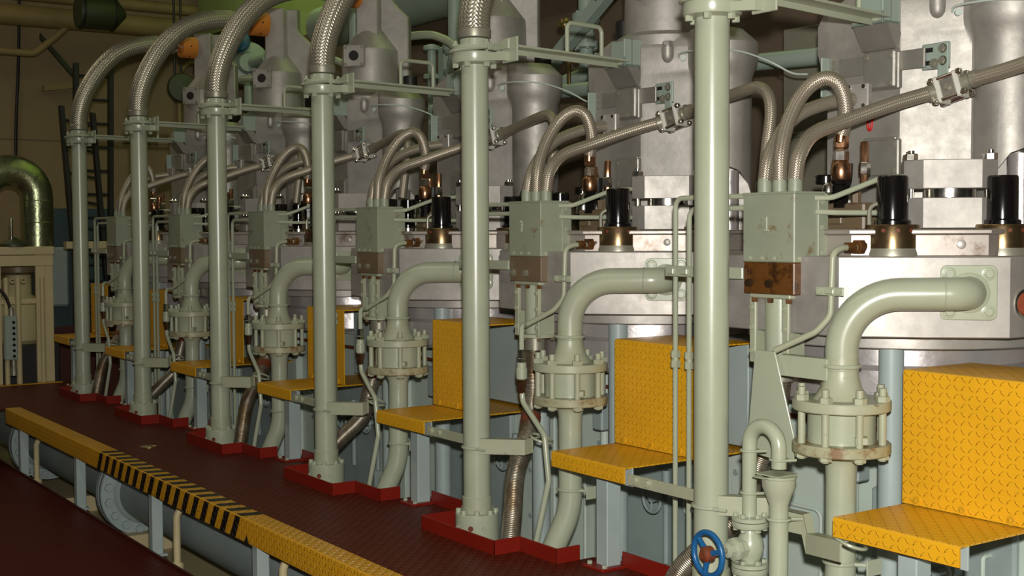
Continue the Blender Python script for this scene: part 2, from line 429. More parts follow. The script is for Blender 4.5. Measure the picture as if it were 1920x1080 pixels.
# ---------------------------------------------------------------- control box on its column
STROKES = {1: [[(-.006, .016), (.003, .026), (.003, -.020)], [(-.010, -.020), (.014, -.021)]],
           2: [[(-.008, .018), (-.002, .026), (.006, .024), (.009, .016), (.005, .008), (-.003, .006)], [(.009, .016), (.007, -.008), (.0, -.020), (-.008, -.021)], [(-.008, -.021), (.010, -.021)]]}
def control_box(rusty=False):
    t = thing('control_box', '-', 'control box', (.022, .268, .73))
    part('valve_block', MB().box(-.080, .124, .207, .330, .943, 1.038, .003), 'rust_block' if rusty else 'brown_block', t)
    h = MB().box(-.082, .126, .205, .334, 1.038, 1.240, .003).box(-.083, .127, .204, .335, 1.238, 1.245, .001)
    part('housing', h, 'sage_box', t)
    sc = part('side_cover', MB().box(.112, .133, .298, .338, 1.048, 1.236, .002).box(.116, .129, .334, .346, 1.045, 1.24, .002), 'sage_box', t)
    for z in (1.065, 1.14, 1.215): part('screw', MB().hexa((.132, .313, z), (1, 0, 0), .0075, .006), 'sage_worn', sc)
    for x in (-.05, .0, .05): part('screw', MB().hexa((x, .206, 1.049), (0, -1, 0), .0065, .005), 'sage_worn', t)
    for y in (.225, .285): part('screw', MB().hexa((.125, y, 1.049), (1, 0, 0), .0065, .005), 'sage_worn', t)
    for x in (-.052, .03):
        part('plug', MB().lathe([(.014, 0), (.014, .004), (.012, .004), (.012, .014)], (x, .208, .975), (0, -1, 0), 6), 'bronze' if rusty else 'steel_pipe', t)
    f = MB().hexa((.123, .262, .995), (1, 0, 0), .019, .016).cyl((.13, .262, .995), (.155, .262, .995), .010, 12).hexa((.148, .262, .995), (1, 0, 0), .014, .012).cyl((.16, .262, .995), (.175, .262, .995), .008, 10)
    part('side_fitting', f, 'sage_worn', t)
    part('side_pipe', MB().tube([(-.08, .268, 1.005), (-.19, .268, 1.007)], .012, 10).hexa((-.081, .268, 1.005), (-1, 0, 0), .018, .015), 'sage_worn', t)
    for x in (-.060, .001, .063):
        part('hose_socket', MB().lathe([(.019, 1.243), (.022, 1.247), (.022, 1.272), (.0205, 1.288)], (x, .275, 0), n=24), 'sage_box', t)
    part('neck_plate', MB().box(-.062, .10, .215, .325, .930, .944, .003), 'sage_worn', t)
    for x, y in ((-.05, .225), (.02, .22), (.088, .225), (.088, .30)):
        part('bolt', MB().hexa((x, y, .931), (0, 0, -1), .010, .014), 'rust_block', t)
    co = part('column', MB().lathe([(.047, .745), (.047, .932)], (.015, .268, 0), n=28), 'sage', t)
    for x in (-.055, .078):
        rb = part('side_strip', MB().box(x-.012, x+.012, .22, .228, .735, .93, .002).box(x-.004, x+.004, .225, .30, .735, .93, .002), 'sage_worn', t)
        for z in (.77, .84, .90): part('bolt', MB().hexa((x, .221, z), (0, -1, 0), .0085, .008), 'sage_worn', rb)
    part('foot_flange', MB().lathe([(.05, .728), (.072, .731), (.072, .743), (.05, .746)], (.015, .268, 0), n=28), 'sage_worn', t)
    for p in circ((.015, .268, .742), .062, 6):
        part('bolt', MB().hexa(p, (0, 0, 1), .009, .010).hexa(p-V(0, 0, .012), (0, 0, -1), .009, .010), 'brown_block', t)
    return t
b0 = control_box(True); part_no = {}
def chalk(parent, k, x, z):
    m = MB(); s = .85
    for st in STROKES[k]: m.tube([V(x+a*s, .2044, z+b*s) for a, b in st], .0013, 5)
    return m
rep(b0, [0], 'grey green control box chalked with a 1 above a rust-stained block, nearest the camera', 'control boxes')
mk = part('chalk_number', chalk(b0, 1, .015, 1.15), 'chalk', b0, 'white chalk number 1')
b1 = control_box(); bb = rep(b1, [1, 2, 3, 4, 5], 'grey green control box on a column with hoses on top, {o}', 'control boxes', 1)
bb[0]['label'] = 'grey green control box chalked with a 2, second from the camera'
m2 = chalk(b1, 2, -.0, 1.15); org = ORG[b1.name]
part('chalk_number', m2, 'chalk', b1, 'white chalk number 2')
# ---------------------------------------------------------------- thin braided hoses
def arch_hose():
    t = thing('arched_hose', '-', 'hose', (.001, .275, 1.28))
    part('hose', MB().tube(spline([(.001, .275, 1.28), (-.004, .285, 1.36), (-.018, .33, 1.46), (-.012, .39, 1.55), (.02, .44, 1.592), (.055, .47, 1.575), (.066, .49, 1.51), (.05, .50, 1.45), (.042, .50, 1.425)], 7), .0225, 18), 'braid_thin', t)
    part('end_ferrule', MB().lathe([(.016, 0), (.019, .004), (.019, .03), (.014, .036)], (.041, .50, 1.432), (-.1, 0, -1), 16), 'copper', t)
    return t
rep(arch_hose(), ALL, 'thin braided hose arching from the control box down to the injector, {o}', 'arched hoses on the control boxes')
def long_hose():
    t = thing('long_braided_hose', '-', 'hose', (.063, .275, 1.28))
    part('hose', MB().tube(spline([(.063, .275, 1.28), (.061, .295, 1.355), (.058, .36, 1.42), (.088, .47, 1.462), (.150, .60, 1.512), (.200, .69, 1.542), (.225, .722, 1.551)], 7), .0225, 18), 'braid_thin', t)
    part('collar', MB().lathe([(.022, 0), (.0255, .003), (.0255, .03), (.022, .034)], (.205, .696, 1.542), (.6, .72, .30), 18), 'steel_pipe', t)
    return t
rep(long_hose(), ALL, 'thin braided hose rising from the control box to the square joint, {o}', 'hoses rising to the square joints')
def joint():
    t = thing('hose_joint', '-', 'joint', (.257, .735, 1.56))
    d = V(.90, .22, .27).normalized(); c = V(.259, .738, 1.561); n = V(.12, -.95, 0); n = (n-d*n.dot(d)).normalized(); u = d.cross(n); u = u if u.z > 0 else -u
    part('body', MB().obox(c, d, n, u, .022, .027, .030, .004), 'grey_steel', t)
    for s in (-1, 1):
        part('end_plate', MB().obox(c+d*.030*s, d, n, u, .009, .036, .041, .008), 'white_plastic', t)
    for a in (-1, 1):
        for b in (-1, 1):
            q = c+n*.028*a+u*.032*b
            part('bolt', MB().cyl(q-d*.054, q+d*.054, .007, 10).hexa(q-d*.039, -d, .0105, .011).hexa(q+d*.039, d, .0105, .011), 'bright_steel', t)
    part('plug', MB().hexa(c+n*.026, n, .010, .012).hexa(c+u*.03, u, .010, .012), 'steel_pipe', t)
    part('collar', MB().lathe([(.020, .036), (.026, .040), (.026, .052), (.023, .056), (.023, .062), (.026, .066), (.026, .085), (.022, .09)], c, d, 18), 'steel_pipe', t)
    return t
rep(joint(), ALL, 'square steel hose joint bolted beneath a slotted bracket, {o}', 'square hose joints')
def tail_hose():
    t = thing('crossover_hose', '-', 'hose', (.36, .71, 1.58))
    part('hose', MB().tube(spline([(.33, .752, 1.58), (.42, .755, 1.60), (.54, .74, 1.616), (.66, .715, 1.628), (.735, .71, 1.632), (.79, .70, 1.60), (.812, .69, 1.53), (.815, .67, 1.42), (.82, .65, 1.30)], 7), .0215, 16), 'braid_thin', t)
    return t
th = rep(tail_hose(), [1, 2, 3, 4], 'thin braided hose running from square joint to next cylinder, {o}', 'crossover hoses', 1)
t = thing('crossover_hose', 'thin braided hose leaving the nearest square joint and running out of frame at right', 'hose', (.36, .71, 1.58), 'crossover hoses')
part('hose', MB().tube(spline([(.33, .752, 1.58), (.44, .765, 1.60), (.56, .77, 1.627), (.72, .77, 1.675), (.95, .80, 1.74)], 7), .0225, 16), 'braid_thin', t)
def back_hose():
    t = thing('return_hose', '-', 'hose', (-.06, .275, 1.28))
    part('hose', MB().tube(spline([(-.060, .275, 1.28), (-.064, .295, 1.35), (-.078, .36, 1.43), (-.078, .44, 1.49), (-.062, .53, 1.525), (-.045, .60, 1.54), (-.035, .64, 1.545)], 7), .0215, 16), 'braid_thin', t)
    part('end_block', MB().obox((-.02, .655, 1.553), (1, .2, 0), (-.2, 1, 0), UP, .036, .014, .042, .004), 'machined', t)
    for a in (-1, 1):
        for b in (-1, 1): part('bolt', MB().hexa((-.02+a*.025, .640+a*.005, 1.553+b*.03), (.2, -1, 0), .0075, .006), 'bright_steel', t)
    return t
rep(back_hose(), ALL, 'thin braided hose behind the arch ending in a bright square block, {o}', 'return hoses')
# ---------------------------------------------------------------- injector
def injector():
    t = thing('fuel_injector', '-', 'injector', (.037, .505, 1.12))
    o = (.037, .505, 0)
    part('upper_nut', MB().lathe([(.017, 1.425), (.023, 1.42), (.023, 1.385), (.017, 1.38)][::-1], o, n=6), 'copper', t)
    part('lower_nut', MB().lathe([(.018, 1.342), (.024, 1.346), (.024, 1.372), (.018, 1.378), (.016, 1.385)], o, n=6), 'bright_steel', t)
    part('brass_sleeve', MB().lathe([(.027, 1.285), (.030, 1.29), (.030, 1.33), (.022, 1.343)], o, n=24), 'copper', t)
    part('black_stem', MB().lathe([(.022, 1.20), (.022, 1.24), (.026, 1.243), (.026, 1.268), (.020, 1.272), (.020, 1.287)], o, n=8), 'black_gloss', t)
    part('body_block', MB().box(-.03, .13, .50, .60, 1.13, 1.215, .006).cyl((.075, .53, 1.21), (.075, .53, 1.25), .016, 6).box(-.015, .05, .49, .51, 1.15, 1.19, .003), 'brown_block', t)
    part('second_nozzle', MB().lathe([(.03, 1.20), (.03, 1.24), (.02, 1.25), (.02, 1.27), (.014, 1.28)], (-.035, .53, 0), n=12), 'bright_steel', t)
    part('knob', MB().lathe([(.03, 1.275), (.034, 1.28), (.034, 1.30), (.03, 1.305)], (-.055, .54, 0), n=16), 'black_gloss', t)
    part('copper_line', MB().tube(spline([(.085, .555, 1.40), (.09, .55, 1.36), (.09, .55, 1.32), (.088, .55, 1.27)], 5), .013, 10), 'copper', t)
    part('black_elbow', MB().tube(spline([(-.10, .60, 1.14), (-.085, .60, 1.24), (-.045, .585, 1.255), (-.01, .575, 1.285), (-.005, .575, 1.34)], 6), .022, 14), 'black_matt', t)
    part('second_sleeve', MB().lathe([(.022, 1.30), (.026, 1.305), (.026, 1.345), (.020, 1.36), (.020, 1.38), (.014, 1.385)], (-.02, .565, 0), n=16), 'copper', t)
    part('white_plate', MB().box(-.035, .02, .56, .575, 1.145, 1.225, .003), 'white_plastic', t)
    part('line_nut', MB().lathe([(.016, 1.30), (.018, 1.303), (.018, 1.335), (.014, 1.34)], (.09, .55, 0), n=6), 'bright_steel', t)
    return t
rep(injector(), ALL, 'copper and black fuel injector standing behind the control box, {o}', 'fuel injectors')
# ---------------------------------------------------------------- cooling water outlet with sight drum
def outlet():
    t = thing('cooling_pipe', '-', 'pipe', (.31, .2, 0))
    F = V(.513, .479, .958); A = F+NB*.078; 
    pts = [F, A, V(.31, .2, .953), V(.31, .2, .70)]
    path = fillet(pts, [.055, .155], 14)
    part('elbow_pipe', MB().tube(path, .0455, 32), 'sage', t)
    part('weld_neck', MB().lathe([(.0455, .78), (.0465, .74), (.048, .725), (.056, .695), (.074, .668), (.08, .662)][::-1], (.31, .2, 0), n=36), 'sage_worn', t)
    part('weld_bead', MB().ring(A-TB*.075, .0455, .002, TB).ring((.31, .2, .745), .0455, .0025), 'sage', t)
    c = F+NB*.008
    m = Matrix(((TB.x, 0, NB.x, c.x), (TB.y, 0, NB.y, c.y), (0, 1, 0, c.z), (0, 0, 0, 1)))
    w = .076; r = .018; poly = []
    for sx, sy, a0 in ((1, 1, 0), (-1, 1, 90), (-1, -1, 180), (1, -1, 270)):
        for k in range(5):
            a = math.radians(a0+k*22.5); poly.append((sx*(w-r)+r*math.cos(a), sy*(w-r)+r*math.sin(a)))
    part('square_flange', MB().prism(poly, -.008, .007, .002, m).lathe([(.056, .0), (.056, .012), (.05, .016)], c, NB, 28), 'sage', t)
    for a in (-1, 1):
        for b in (-1, 1):
            q = c+TB*a*.052+UP*b*.052+NB*.007
            part('bolt', MB().lathe([(.019, 0), (.019, .004), (.015, .005), (.0145, .004)], q, NB, 20).hexa(q+NB*.003, NB, .0125, .012), 'sage', t)
    part('upper_disc', MB().lathe([(.08, .633), (.132, .634), (.1345, .637), (.1345, .660), (.132, .663), (.07, .6635)], (.31, .2, 0), n=56), 'sage_worn', t)
    part('lower_disc', MB().lathe([(.06, .514), (.132, .514), (.1345, .517), (.1345, .541), (.132, .544), (.09, .5445)], (.31, .2, 0), n=56), 'sage_rusty', t)
    part('drum', MB().cyl((.31, .2, .543), (.31, .2, .635), .093, 44), 'sage', t)
    part('drum_lug', MB().obox((.41, .165, .562), (R2, R2, 0), NB, UP, .017, .02, .010), 'sage_worn', t)
    for i, p in enumerate(circ((.31, .2, 0), .117, 8, a0=.35)):
        m = MB().cyl(p+V(0, 0, .50), p+V(0, 0, .70), .0105, 12).hexa(p+V(0, 0, .663), (0, 0, 1), .0195, .016).hexa(p+V(0, 0, .679), (0, 0, 1), .0125, .0).hexa(p+V(0, 0, .515), (0, 0, -1), .018, .012)
        part('tie_rod', m, 'sage_worn', t)
    part('hub', MB().lathe([(.0425, .44), (.044, .478), (.05, .495), (.066, .514)], (.31, .2, 0), n=36), 'sage', t)
    part('lower_pipe', MB().tube(fillet([(.31, .2, .52), (.31, .2, .13), (.245, .10, -.14), (.22, .06, -.3)], [.3, .2], 10), .0425, 28), 'sage', t)
    part('pipe_clamp', MB().ring((.31, .2, .205), .0455, .0055).tube([(.35, .2, .205), (.40, .235, .205)], .0055, 8).box(.40, .405, .2, .26, .18, .225), 'sage', t)
    part('upper_clamp', MB().ring((.31, .2, .755), .049, .006), 'sage', t)
    return t
rep(outlet(), ALL, 'sage cooling water elbow with bolted drum below, {o}', 'cooling water pipes')
# ---------------------------------------------------------------- yellow step
def step():
    t = thing('tread_step', '-', 'step', (.63, .13, 0))
    r = .006
    def bend(pts): return [(p.y, p.z) for p in fillet([V(0, a, b) for a, b in pts], .007, 4)]
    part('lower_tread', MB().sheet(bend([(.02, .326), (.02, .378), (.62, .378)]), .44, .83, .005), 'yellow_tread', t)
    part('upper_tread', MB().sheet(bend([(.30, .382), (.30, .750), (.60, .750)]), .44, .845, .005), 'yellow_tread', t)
    for x in (.49, .635, .78): part('weld_tab', MB().lathe([(.014, 0), (.013, .004), (.004, .006)], (x, .299, .394), (0, -1, .25), 10), 'yellow_tread', t)
    part('post', MB().box(.585, .645, .10, .16, .0, .372, .003), 'blue_grey', t)
    part('foot_plate', MB().box(.56, .67, .06, .19, -.004, .008, .002), 'coaming_red', t)
    for x, y in ((.575, .08), (.655, .08), (.575, .175)): part('bolt', MB().hexa((x, y, .008), (0, 0, 1), .009, .010), 'sage', t)
    part('front_channel', MB().box(.465, .828, .056, .062, .312, .373, .001), 'blue_grey', t)
    part('upper_frame', MB().box(.45, .838, .56, .59, .39, .744, .003), 'blue_grey', t)
    s = MB().box(.83, 1.20, .035, .041, .322, .358, .001).box(.83, 1.20, .041, .07, .322, .327, .001)
    st = part('stay_bar', s, 'sage_worn', t)
    for x in (.87, .93): part('bolt', MB().hexa((x, .036, .342), (0, -1, 0), .013, .012), 'sage_worn', st)
    return t
s0 = step(); st = [c for c in s0.children if c.name.startswith('stay_bar')][0]
rep(s0, range(7), 'yellow chequer plate double step on a grey post, {o}', 'yellow steps along the engine')
for o in list(s0.children):
    if o.name.startswith('stay_bar'):
        for c in list(o.children): bpy.data.objects.remove(c)
        bpy.data.objects.remove(o)
# ---------------------------------------------------------------- cylinder cover
cc = V(.037, .789, 0)
def octo(a, k=.02, off=0):
    h = a*math.tan(PI/8); P = []
    for i in range(4):
        m = Matrix.Rotation(PI/2*i, 2)
        for p in (V(h, -a), V((h+a)/2+k*R2, -(h+a)/2-k*R2)):
            q = m @ p; P.append((cc.x+q.x, cc.y+q.y))
        q = m @ V(a, -h); P.append((cc.x+q.x, cc.y+q.y))
    return P
def cover():
    t = thing('cylinder_cover', '-', 'cylinder cover', (cc.x, cc.y, .56))
    part('slab', MB().prism(octo(.553), .831, 1.057, .003), 'machined', t)
    part('rim', MB().prism(octo(.455, .012), 1.057, 1.118, .002), 'machined_stained', t)
    part('rim_lip', MB().prism(octo(.468, .012), 1.118, 1.134, .004), 'machined_stained', t)
    part('skirt_ring', MB().lathe([(.40, .79), (.475, .79), (.478, .793), (.478, .826), (.47, .831)], cc, n=72), 'machined', t)
    part('liner', MB().lathe([(.38, .60), (.405, .603), (.42, .62), (.42, .72), (.405, .735), (.405, .79)], cc, n=72), 'polished', t)
    q = V(.61, .60, .93); 
    hp = part('indicator_port', MB().lathe([(.042, .0), (.042, .010), (.036, .012), (.029, .006)], V(.592, .622, .925), V(.98, -.2, 0), 28), 'bright_steel', t)
    part('port_hole', MB().lathe([(.029, .004), (.0285, .008), (.012, .0075)], V(.592, .622, .925), V(.98, -.2, 0), 24), 'copper_hole', hp)
    for f in (.2, .8):
        p = V(*octo(.455, .012)[0], 1.09).lerp(V(*octo(.455, .012)[2], 1.09), f)
        part('rim_lug', MB().lathe([(.013, 0), (.013, .006), (.008, .008)], p+NB*.008, NB, 14), 'machined', t)
    return t
rep(cover(), ALL, 'silver faceted cylinder cover slab over its shiny liner, {o}', 'cylinder covers')
# ---------------------------------------------------------------- studs on the cover
def stud(nm, x, y, side, ks):
    t = thing('cover_stud', '-', 'stud', (x, y, 1.057))
    part('base_ring', MB().lathe([(.081, 1.057), (.081, 1.064), (.078, 1.075), (.0775, 1.079)], (x, y, 0), n=40), 'steel_pipe', t)
    nt = part('bronze_nut', MB().lathe([(.0775, 1.079), (.0775, 1.142), (.075, 1.147), (.05, 1.1475)], (x, y, 0), n=40), 'bronze', t)
    for a in (-110, -70, -40, -10, -150):
        d = V(math.cos(math.radians(a)), math.sin(math.radians(a)), 0)
        part('spanner_hole', MB().cyl(V(x, y, 1.130)+d*.077, V(x, y, 1.130)+d*.0783, .006, 10), 'rust_brown', nt)
    part('black_cap', MB().lathe([(.052, 1.147), (.052, 1.158), (.044, 1.163), (.0435, 1.282), (.040, 1.288), (.02, 1.289)], (x, y, 0), n=36), 'black_gloss', t)
    rep(t, ks, 'black capped bronze stud on the %s of its cover, {o}' % side, 'capped studs, %s row' % side)
stud('a', .282, .445, 'front corner', ALL)
stud('b', .455, .717, 'right corner', [0, 1, 2])
stud('c', -.208, .445, 'left corner', [0, 2, 3, 4])
def smallcap():
    x, y = -.27, .59; t = thing('valve_cap', '-', 'cap', (x, y, 1.13))
    part('silver_seat', MB().lathe([(.035, 1.13), (.035, 1.15), (.026, 1.155)], (x, y, 0), n=20), 'bright_steel', t)
    part('black_cap', MB().lathe([(.034, 1.155), (.034, 1.20), (.029, 1.205), (.029, 1.235), (.037, 1.24), (.037, 1.285), (.03, 1.29)], (x, y, 0), n=24), 'black_gloss', t)
    return t
rep(smallcap(), [1, 2, 3, 4], 'small black valve cap on the cover behind the control box, {o}', 'small black caps')
# ---------------------------------------------------------------- clamp block
def clamp_block():
    F = V(.362, .612, 0); c0 = F-NB*.062
    t = thing('clamp_block', '-', 'block', (c0.x, c0.y, 1.135))
    def hx(z0, z1):
        P = []
        for a, b in ((-.082, .062), (.082, .062), (.132, .02), (.132, -.05), (-.132, -.05), (-.132, .02)):
            q = c0+TB*a+NB*b; P.append((q.x, q.y))
        return MB().prism(P, z0, z1, .002)
    part('lower_block', hx(1.136, 1.226), 'machined', t)
    part('upper_block', hx(1.252, 1.337), 'machined', t)
    part('spacer', MB().cyl((c0.x, c0.y, 1.226), (c0.x, c0.y, 1.252), .075, 32), 'bright_steel', t)
    for a in (-.112, .112):
        for b in (.022, -.028):
            q = c0+TB*(a-.0*b)+NB*b
            part('stud', MB().cyl(q+V(0, 0, 1.226), q+V(0, 0, 1.365), .0095, 12).hexa(q+V(0, 0, 1.337), (0, 0, 1), .019, .019), 'bright_steel', t)
    return t
rep(clamp_block(), ALL, 'silver two-layer bolted clamp block standing on the cover, {o}', 'clamp blocks')
# ---------------------------------------------------------------- exhaust valve body
LOW = [(-0.215, 0.725), (0.08, 0.725), (0.095, 0.735), (0.232, 0.852), (0.25, 0.86), (0.282, 0.835), (0.3387, 0.8201), (0.3843, 0.8323), (0.4199, 0.8633), (0.4377, 0.9032), (0.4394, 0.936), (0.42, 0.99), (0.36, 1.04), (0.25, 1.08), (0.1, 1.11), (-0.08, 1.1), (-0.18, 1.06), (-0.22, 0.92)]
TOP = [(-0.215, 0.725), (0.08, 0.725), (0.095, 0.735), (0.222, 0.844), (0.25, 0.838), (0.282, 0.81), (0.3396, 0.7931), (0.397, 0.8085), (0.4418, 0.8474), (0.4641, 0.8976), (0.4663, 0.9388), (0.445, 1), (0.38, 1.05), (0.26, 1.11), (0.08, 1.15), (-0.1, 1.14), (-0.19, 1.08), (-0.22, 0.92)]
def loop(P, z, s=1, c=(.10, .93)): return [V(c[0]+(p[0]-c[0])*s, c[1]+(p[1]-c[1])*s, z) for p in P]
def dens(P, n=3):
    """keep the first four corners sharp, round the rest"""
    hard = [V(*P[i], 0) for i in range(4)]; soft = spline([V(*p, 0) for p in P[3:]]+[V(*P[0], 0)], n)
    return [(p.x, p.y) for p in hard[:3]+soft[:-1]]
def mixp(A, B, f): return [(a[0]*(1-f)+b[0]*f, a[1]*(1-f)+b[1]*f) for a, b in zip(A, B)]
H = V(0, .92, 0)
def barrel_cut(a, b):
    """solid a minus solid b, returned as a plain mesh builder"""
    oa = bpy.data.objects.new('tmp_a', a.mesh('tmp_a')); ob = bpy.data.objects.new('tmp_b', b.mesh('tmp_b'))
    C.objects.link(oa); C.objects.link(ob)
    md = oa.modifiers.new('cut', 'BOOLEAN'); md.operation = 'DIFFERENCE'; md.object = ob; md.solver = 'EXACT'
    dg = bpy.context.evaluated_depsgraph_get(); me = bpy.data.meshes.new_from_object(oa.evaluated_get(dg))
    r = MB().add([v.co.copy() for v in me.vertices], [list(p.vertices) for p in me.polygons])
    bpy.data.objects.remove(oa); bpy.data.objects.remove(ob); return r
def valve_body():
    t = thing('exhaust_valve', '-', 'exhaust valve', (.11, 1.0, 1.13))
    L, T = dens(LOW), dens(TOP)
    bar_ = MB().loft([loop(L, 1.125), loop(L, 1.60), loop(L, 1.70), loop(mixp(L, T, .15), 1.722), loop(mixp(L, T, .5), 1.745), loop(mixp(L, T, .85), 1.765), loop(T, 1.785), loop(T, 1.845), loop(T, 1.852, .985), loop(T, 1.905, .80), loop(T, 1.908, .5)])
    ac = V(.395, .865, 0); an = V(.75, -.66, 0).normalized(); at = V(-an.y, an.x, 0); mm = Matrix(((at.x, 0, an.x, ac.x), (at.y, 0, an.y, ac.y), (0, 1, 0, 0), (0, 0, 0, 1)))
    ap = [(-.095, 1.05), (.125, 1.05), (.12, 1.24), (.10, 1.31), (.06, 1.36), (.02, 1.375), (-.02, 1.36), (-.055, 1.31), (-.08, 1.24)]
    bar_ = barrel_cut(bar_, MB().prism(ap, -.09, .3, 0, mm)); part('barrel', bar_, 'cast_alu', t, ang=.45)
    part('side_column', MB().cyl((.39, .90, 1.10), (.39, .90, 1.36), .040, 28), 'polished', t)
    b = V(.172, .784, 0)
    part('bolt_boss', MB().lathe([(.003, 1.785), (.014, 1.79), (.022, 1.803), (.024, 1.82), (.024, 1.845), (.016, 1.848), (.016, 1.856)], b, n=20).hexa(b+V(0, 0, 1.852), (0, 0, 1), .021, .016), 'cast_alu', t)
    part('side_shoulder', MB().loft([[V(x, .738, z), V(x, .95, z), V(x+d, .95, z), V(x+d, .738, z)] for x, d, z in ((-.235, .03, 1.62), (-.258, .05, 1.68), (-.27, .07, 1.72), (-.27, .07, 1.81), (-.245, .05, 1.85))]), 'cast_alu', t)
    cp = part('lower_cover', MB().box(-.056, .074, .712, .745, 1.275, 1.425, .003).box(-.045, .098, .695, .716, 1.302, 1.416, .004), 'cast_alu_dark', t)
    for x in (-.027, .080):
        for z in (1.318, 1.400): part('screw', MB().hexa((x, .696, z), (0, -1, 0), .009, .006), 'steel_pipe', cp)
    br = part('bracket_arm', MB().box(-.165, .172, .722, .732, 1.630, 1.690, .002).box(-.042, .081, .694, .712, 1.577, 1.694, .006).box(-.034, .085, .710, .742, 1.573, 1.69, .004), 'cast_alu_dark', t)
    for x in (-.026, .066):
        for z in (1.592, 1.678): part('screw', MB().hexa((x, .695, z), (0, -1, 0), .0095, .006), 'steel_pipe', br)
    sp = part('slotted_plate', MB().box(.149, .250, .738, .749, 1.624, 1.702, .006).box(.213, .250, .732, .739, 1.575, 1.702, .004), 'light_blue', t)
    for x, z in ((.232, 1.682), (.232, 1.645), (.200, 1.640)): part('bolt', MB().lathe([(.0145, 0), (.0145, .003)], (x, .735, z), (0, -1, 0), 16).hexa((x, .733, z), (0, -1, 0), .0125, .009), 'steel_pipe', sp)
    for z in (1.682, 1.643): part('slot', MB().box(.162, .192, .7370, .7382, z-.007, z+.007, .0003), 'dark_hole', sp)
    lb = part('end_bracket', MB().box(-.210, -.166, .726, .734, 1.622, 1.696, .002).box(-.216, -.209, .69, .734, 1.570, 1.70, .002), 'light_blue', t)
    for x, z in ((-.187, 1.682), (-.187, 1.659), (-.187, 1.636)): part('bolt', MB().hexa((x, .727, z), (0, -1, 0), .0085, .007), 'steel_pipe', lb)
    part('wedge', MB().loft([[V(x0, y, z), V(x1, y, z), V(x1, y+.05, z), V(x0, y+.05, z)] for x0, x1, y, z in ((-.060, .075, .712, 1.700), (-.048, .086, .655, 1.772))]), 'cast_alu_dark', t)
    bp = part('bar_bracket', MB().box(-.048, .076, .645, .742, 1.772, 1.784, .002).box(-.048, .076, .645, .653, 1.772, 1.812, .002).box(.068, .076, .645, .742, 1.772, 1.880, .002).box(-.048, .076, .680, .688, 1.772, 1.880, .002), 'light_blue', t)
    for x in (-.025, .05): part('bolt', MB().hexa((x, .646, 1.790), (0, -1, 0), .0125, .009), 'sage', bp)
    # valve housing above
    part('housing', MB().lathe([(.20, 1.86), (.20, 1.90), (.165, 1.92), (.160, 2.13), (.157, 2.15), (.01, 2.34)], H, n=48), 'cast_alu', t, ang=.5)
    def slab(t0, t1, n0, n1, z0, z1): 
        return MB().obox(H+TB*(t0+t1)/2+NB*(n0+n1)/2+UP*(z0+z1)/2, TB, NB, UP, (t1-t0)/2, (n1-n0)/2, (z1-z0)/2, .006)
    part('tower', slab(-.06, .065, -.10, .075, 2.10, 2.56), 'cast_alu', t)
    pl = [(.05, 1.87), (.22, 1.87), (.22, 2.335), (.15, 2.40), (.13, 2.43), (.13, 2.56), (.05, 2.56)]
    o = H-NB*.035; m = Matrix(((TB.x, 0, NB.x, o.x), (TB.y, 0, NB.y, o.y), (0, 1, 0, 0), (0, 0, 0, 1)))
    part('spine', MB().prism(pl, -.035, .035, .006, m), 'cast_alu', t)
    fl = H+NB*.155+UP*2.105-TB*.045
    fp = part('port_flange', MB().obox(fl, TB, NB, UP, .062, .022, .062, .006), 'cast_alu', t)
    part('port_hole', MB().cyl(fl+NB*.021, fl+NB*.0228, .028, 24), 'dark_hole', fp)
    for a in (-1, 1):
        for b_ in (-1, 1): part('screw', MB().lathe([(.009, 0), (.009, .004), (.005, .004)], fl+TB*a*.046+UP*b_*.046+NB*.021, NB, 10), 'grey_steel', fp)
    part('oil_line', MB().tube(spline([(.205, .812, 1.802), (.225, .80, 1.815), (.32, .785, 1.815), (.41, .80, 1.81), (.475, .88, 1.80), (.52, .985, 1.765), (.58, 1.04, 1.72), (.64, 1.06, 1.71)], 6), .0038, 8).lathe([(.011, 0), (.011, .022)], (.210, .832, 1.80), (.7, -.7, 0), 10), 'pale_green', t)
    return t
vb = valve_body()
rep(vb, ALL, 'cast silver exhaust valve body towering on the cover, {o}', 'exhaust valve bodies')
# a zero sprayed in red on the nearest body only
part('red_mark', MB().tube([(-.037+.009*math.cos(2*PI*i/16), +.7235, 1.477+.026*math.sin(2*PI*i/16)) for i in range(16)], .0048, 6, True), 'red_mark', vb, 'red painted zero')
def topstud(x, y, lab, ks):
    t = thing('body_stud', '-', 'stud', (x, y, 1.84))
    part('bronze_nut', MB().lathe([(.05, 1.845), (.055, 1.85), (.055, 1.88), (.04, 1.884)], (x, y, 0), n=28), 'bronze', t)
    part('black_cap', MB().lathe([(.04, 1.884), (.04, 1.985), (.036, 1.99), (.01, 1.99)], (x, y, 0), n=28), 'black_matt', t)
    rep(t, ks, 'black capped stud on top of the exhaust valve body, %s, {o}' % lab, 'body studs, %s' % lab)
topstud(.27, 1.02, 'right side', [2, 3, 4, 5]); topstud(-.13, .82, 'left side', [1, 2, 3])
# ---------------------------------------------------------------- support bar with handle
def bar():
    t = thing('support_bar', '-', 'bar', (.135, .06, 1.79))
    def along(x0, x1, z0, z1, y0=.058, y1=.655): return MB().hull([V(a+(-.10 if y > .3 else 0), y, z) for a in (x0, x1) for y in (y0, y1) for z in (z0, z1)])
    part('flat_bar', along(.128, .195, 1.788, 1.796), 'sage', t)
    part('edge_flange', along(.128, .133, 1.770, 1.790), 'sage', t)
    part('handle', MB().tube(fillet([(.118, .335, 1.794), (.118, .335, 1.908), (.085, .525, 1.910), (.085, .525, 1.794)], .025, 6), .0085, 12), 'sage', t)
    return t
rep(bar(), ALL, 'sage green flat support bar with hoop handle behind a riser pipe, {o}', 'support bars at the pipe tops')
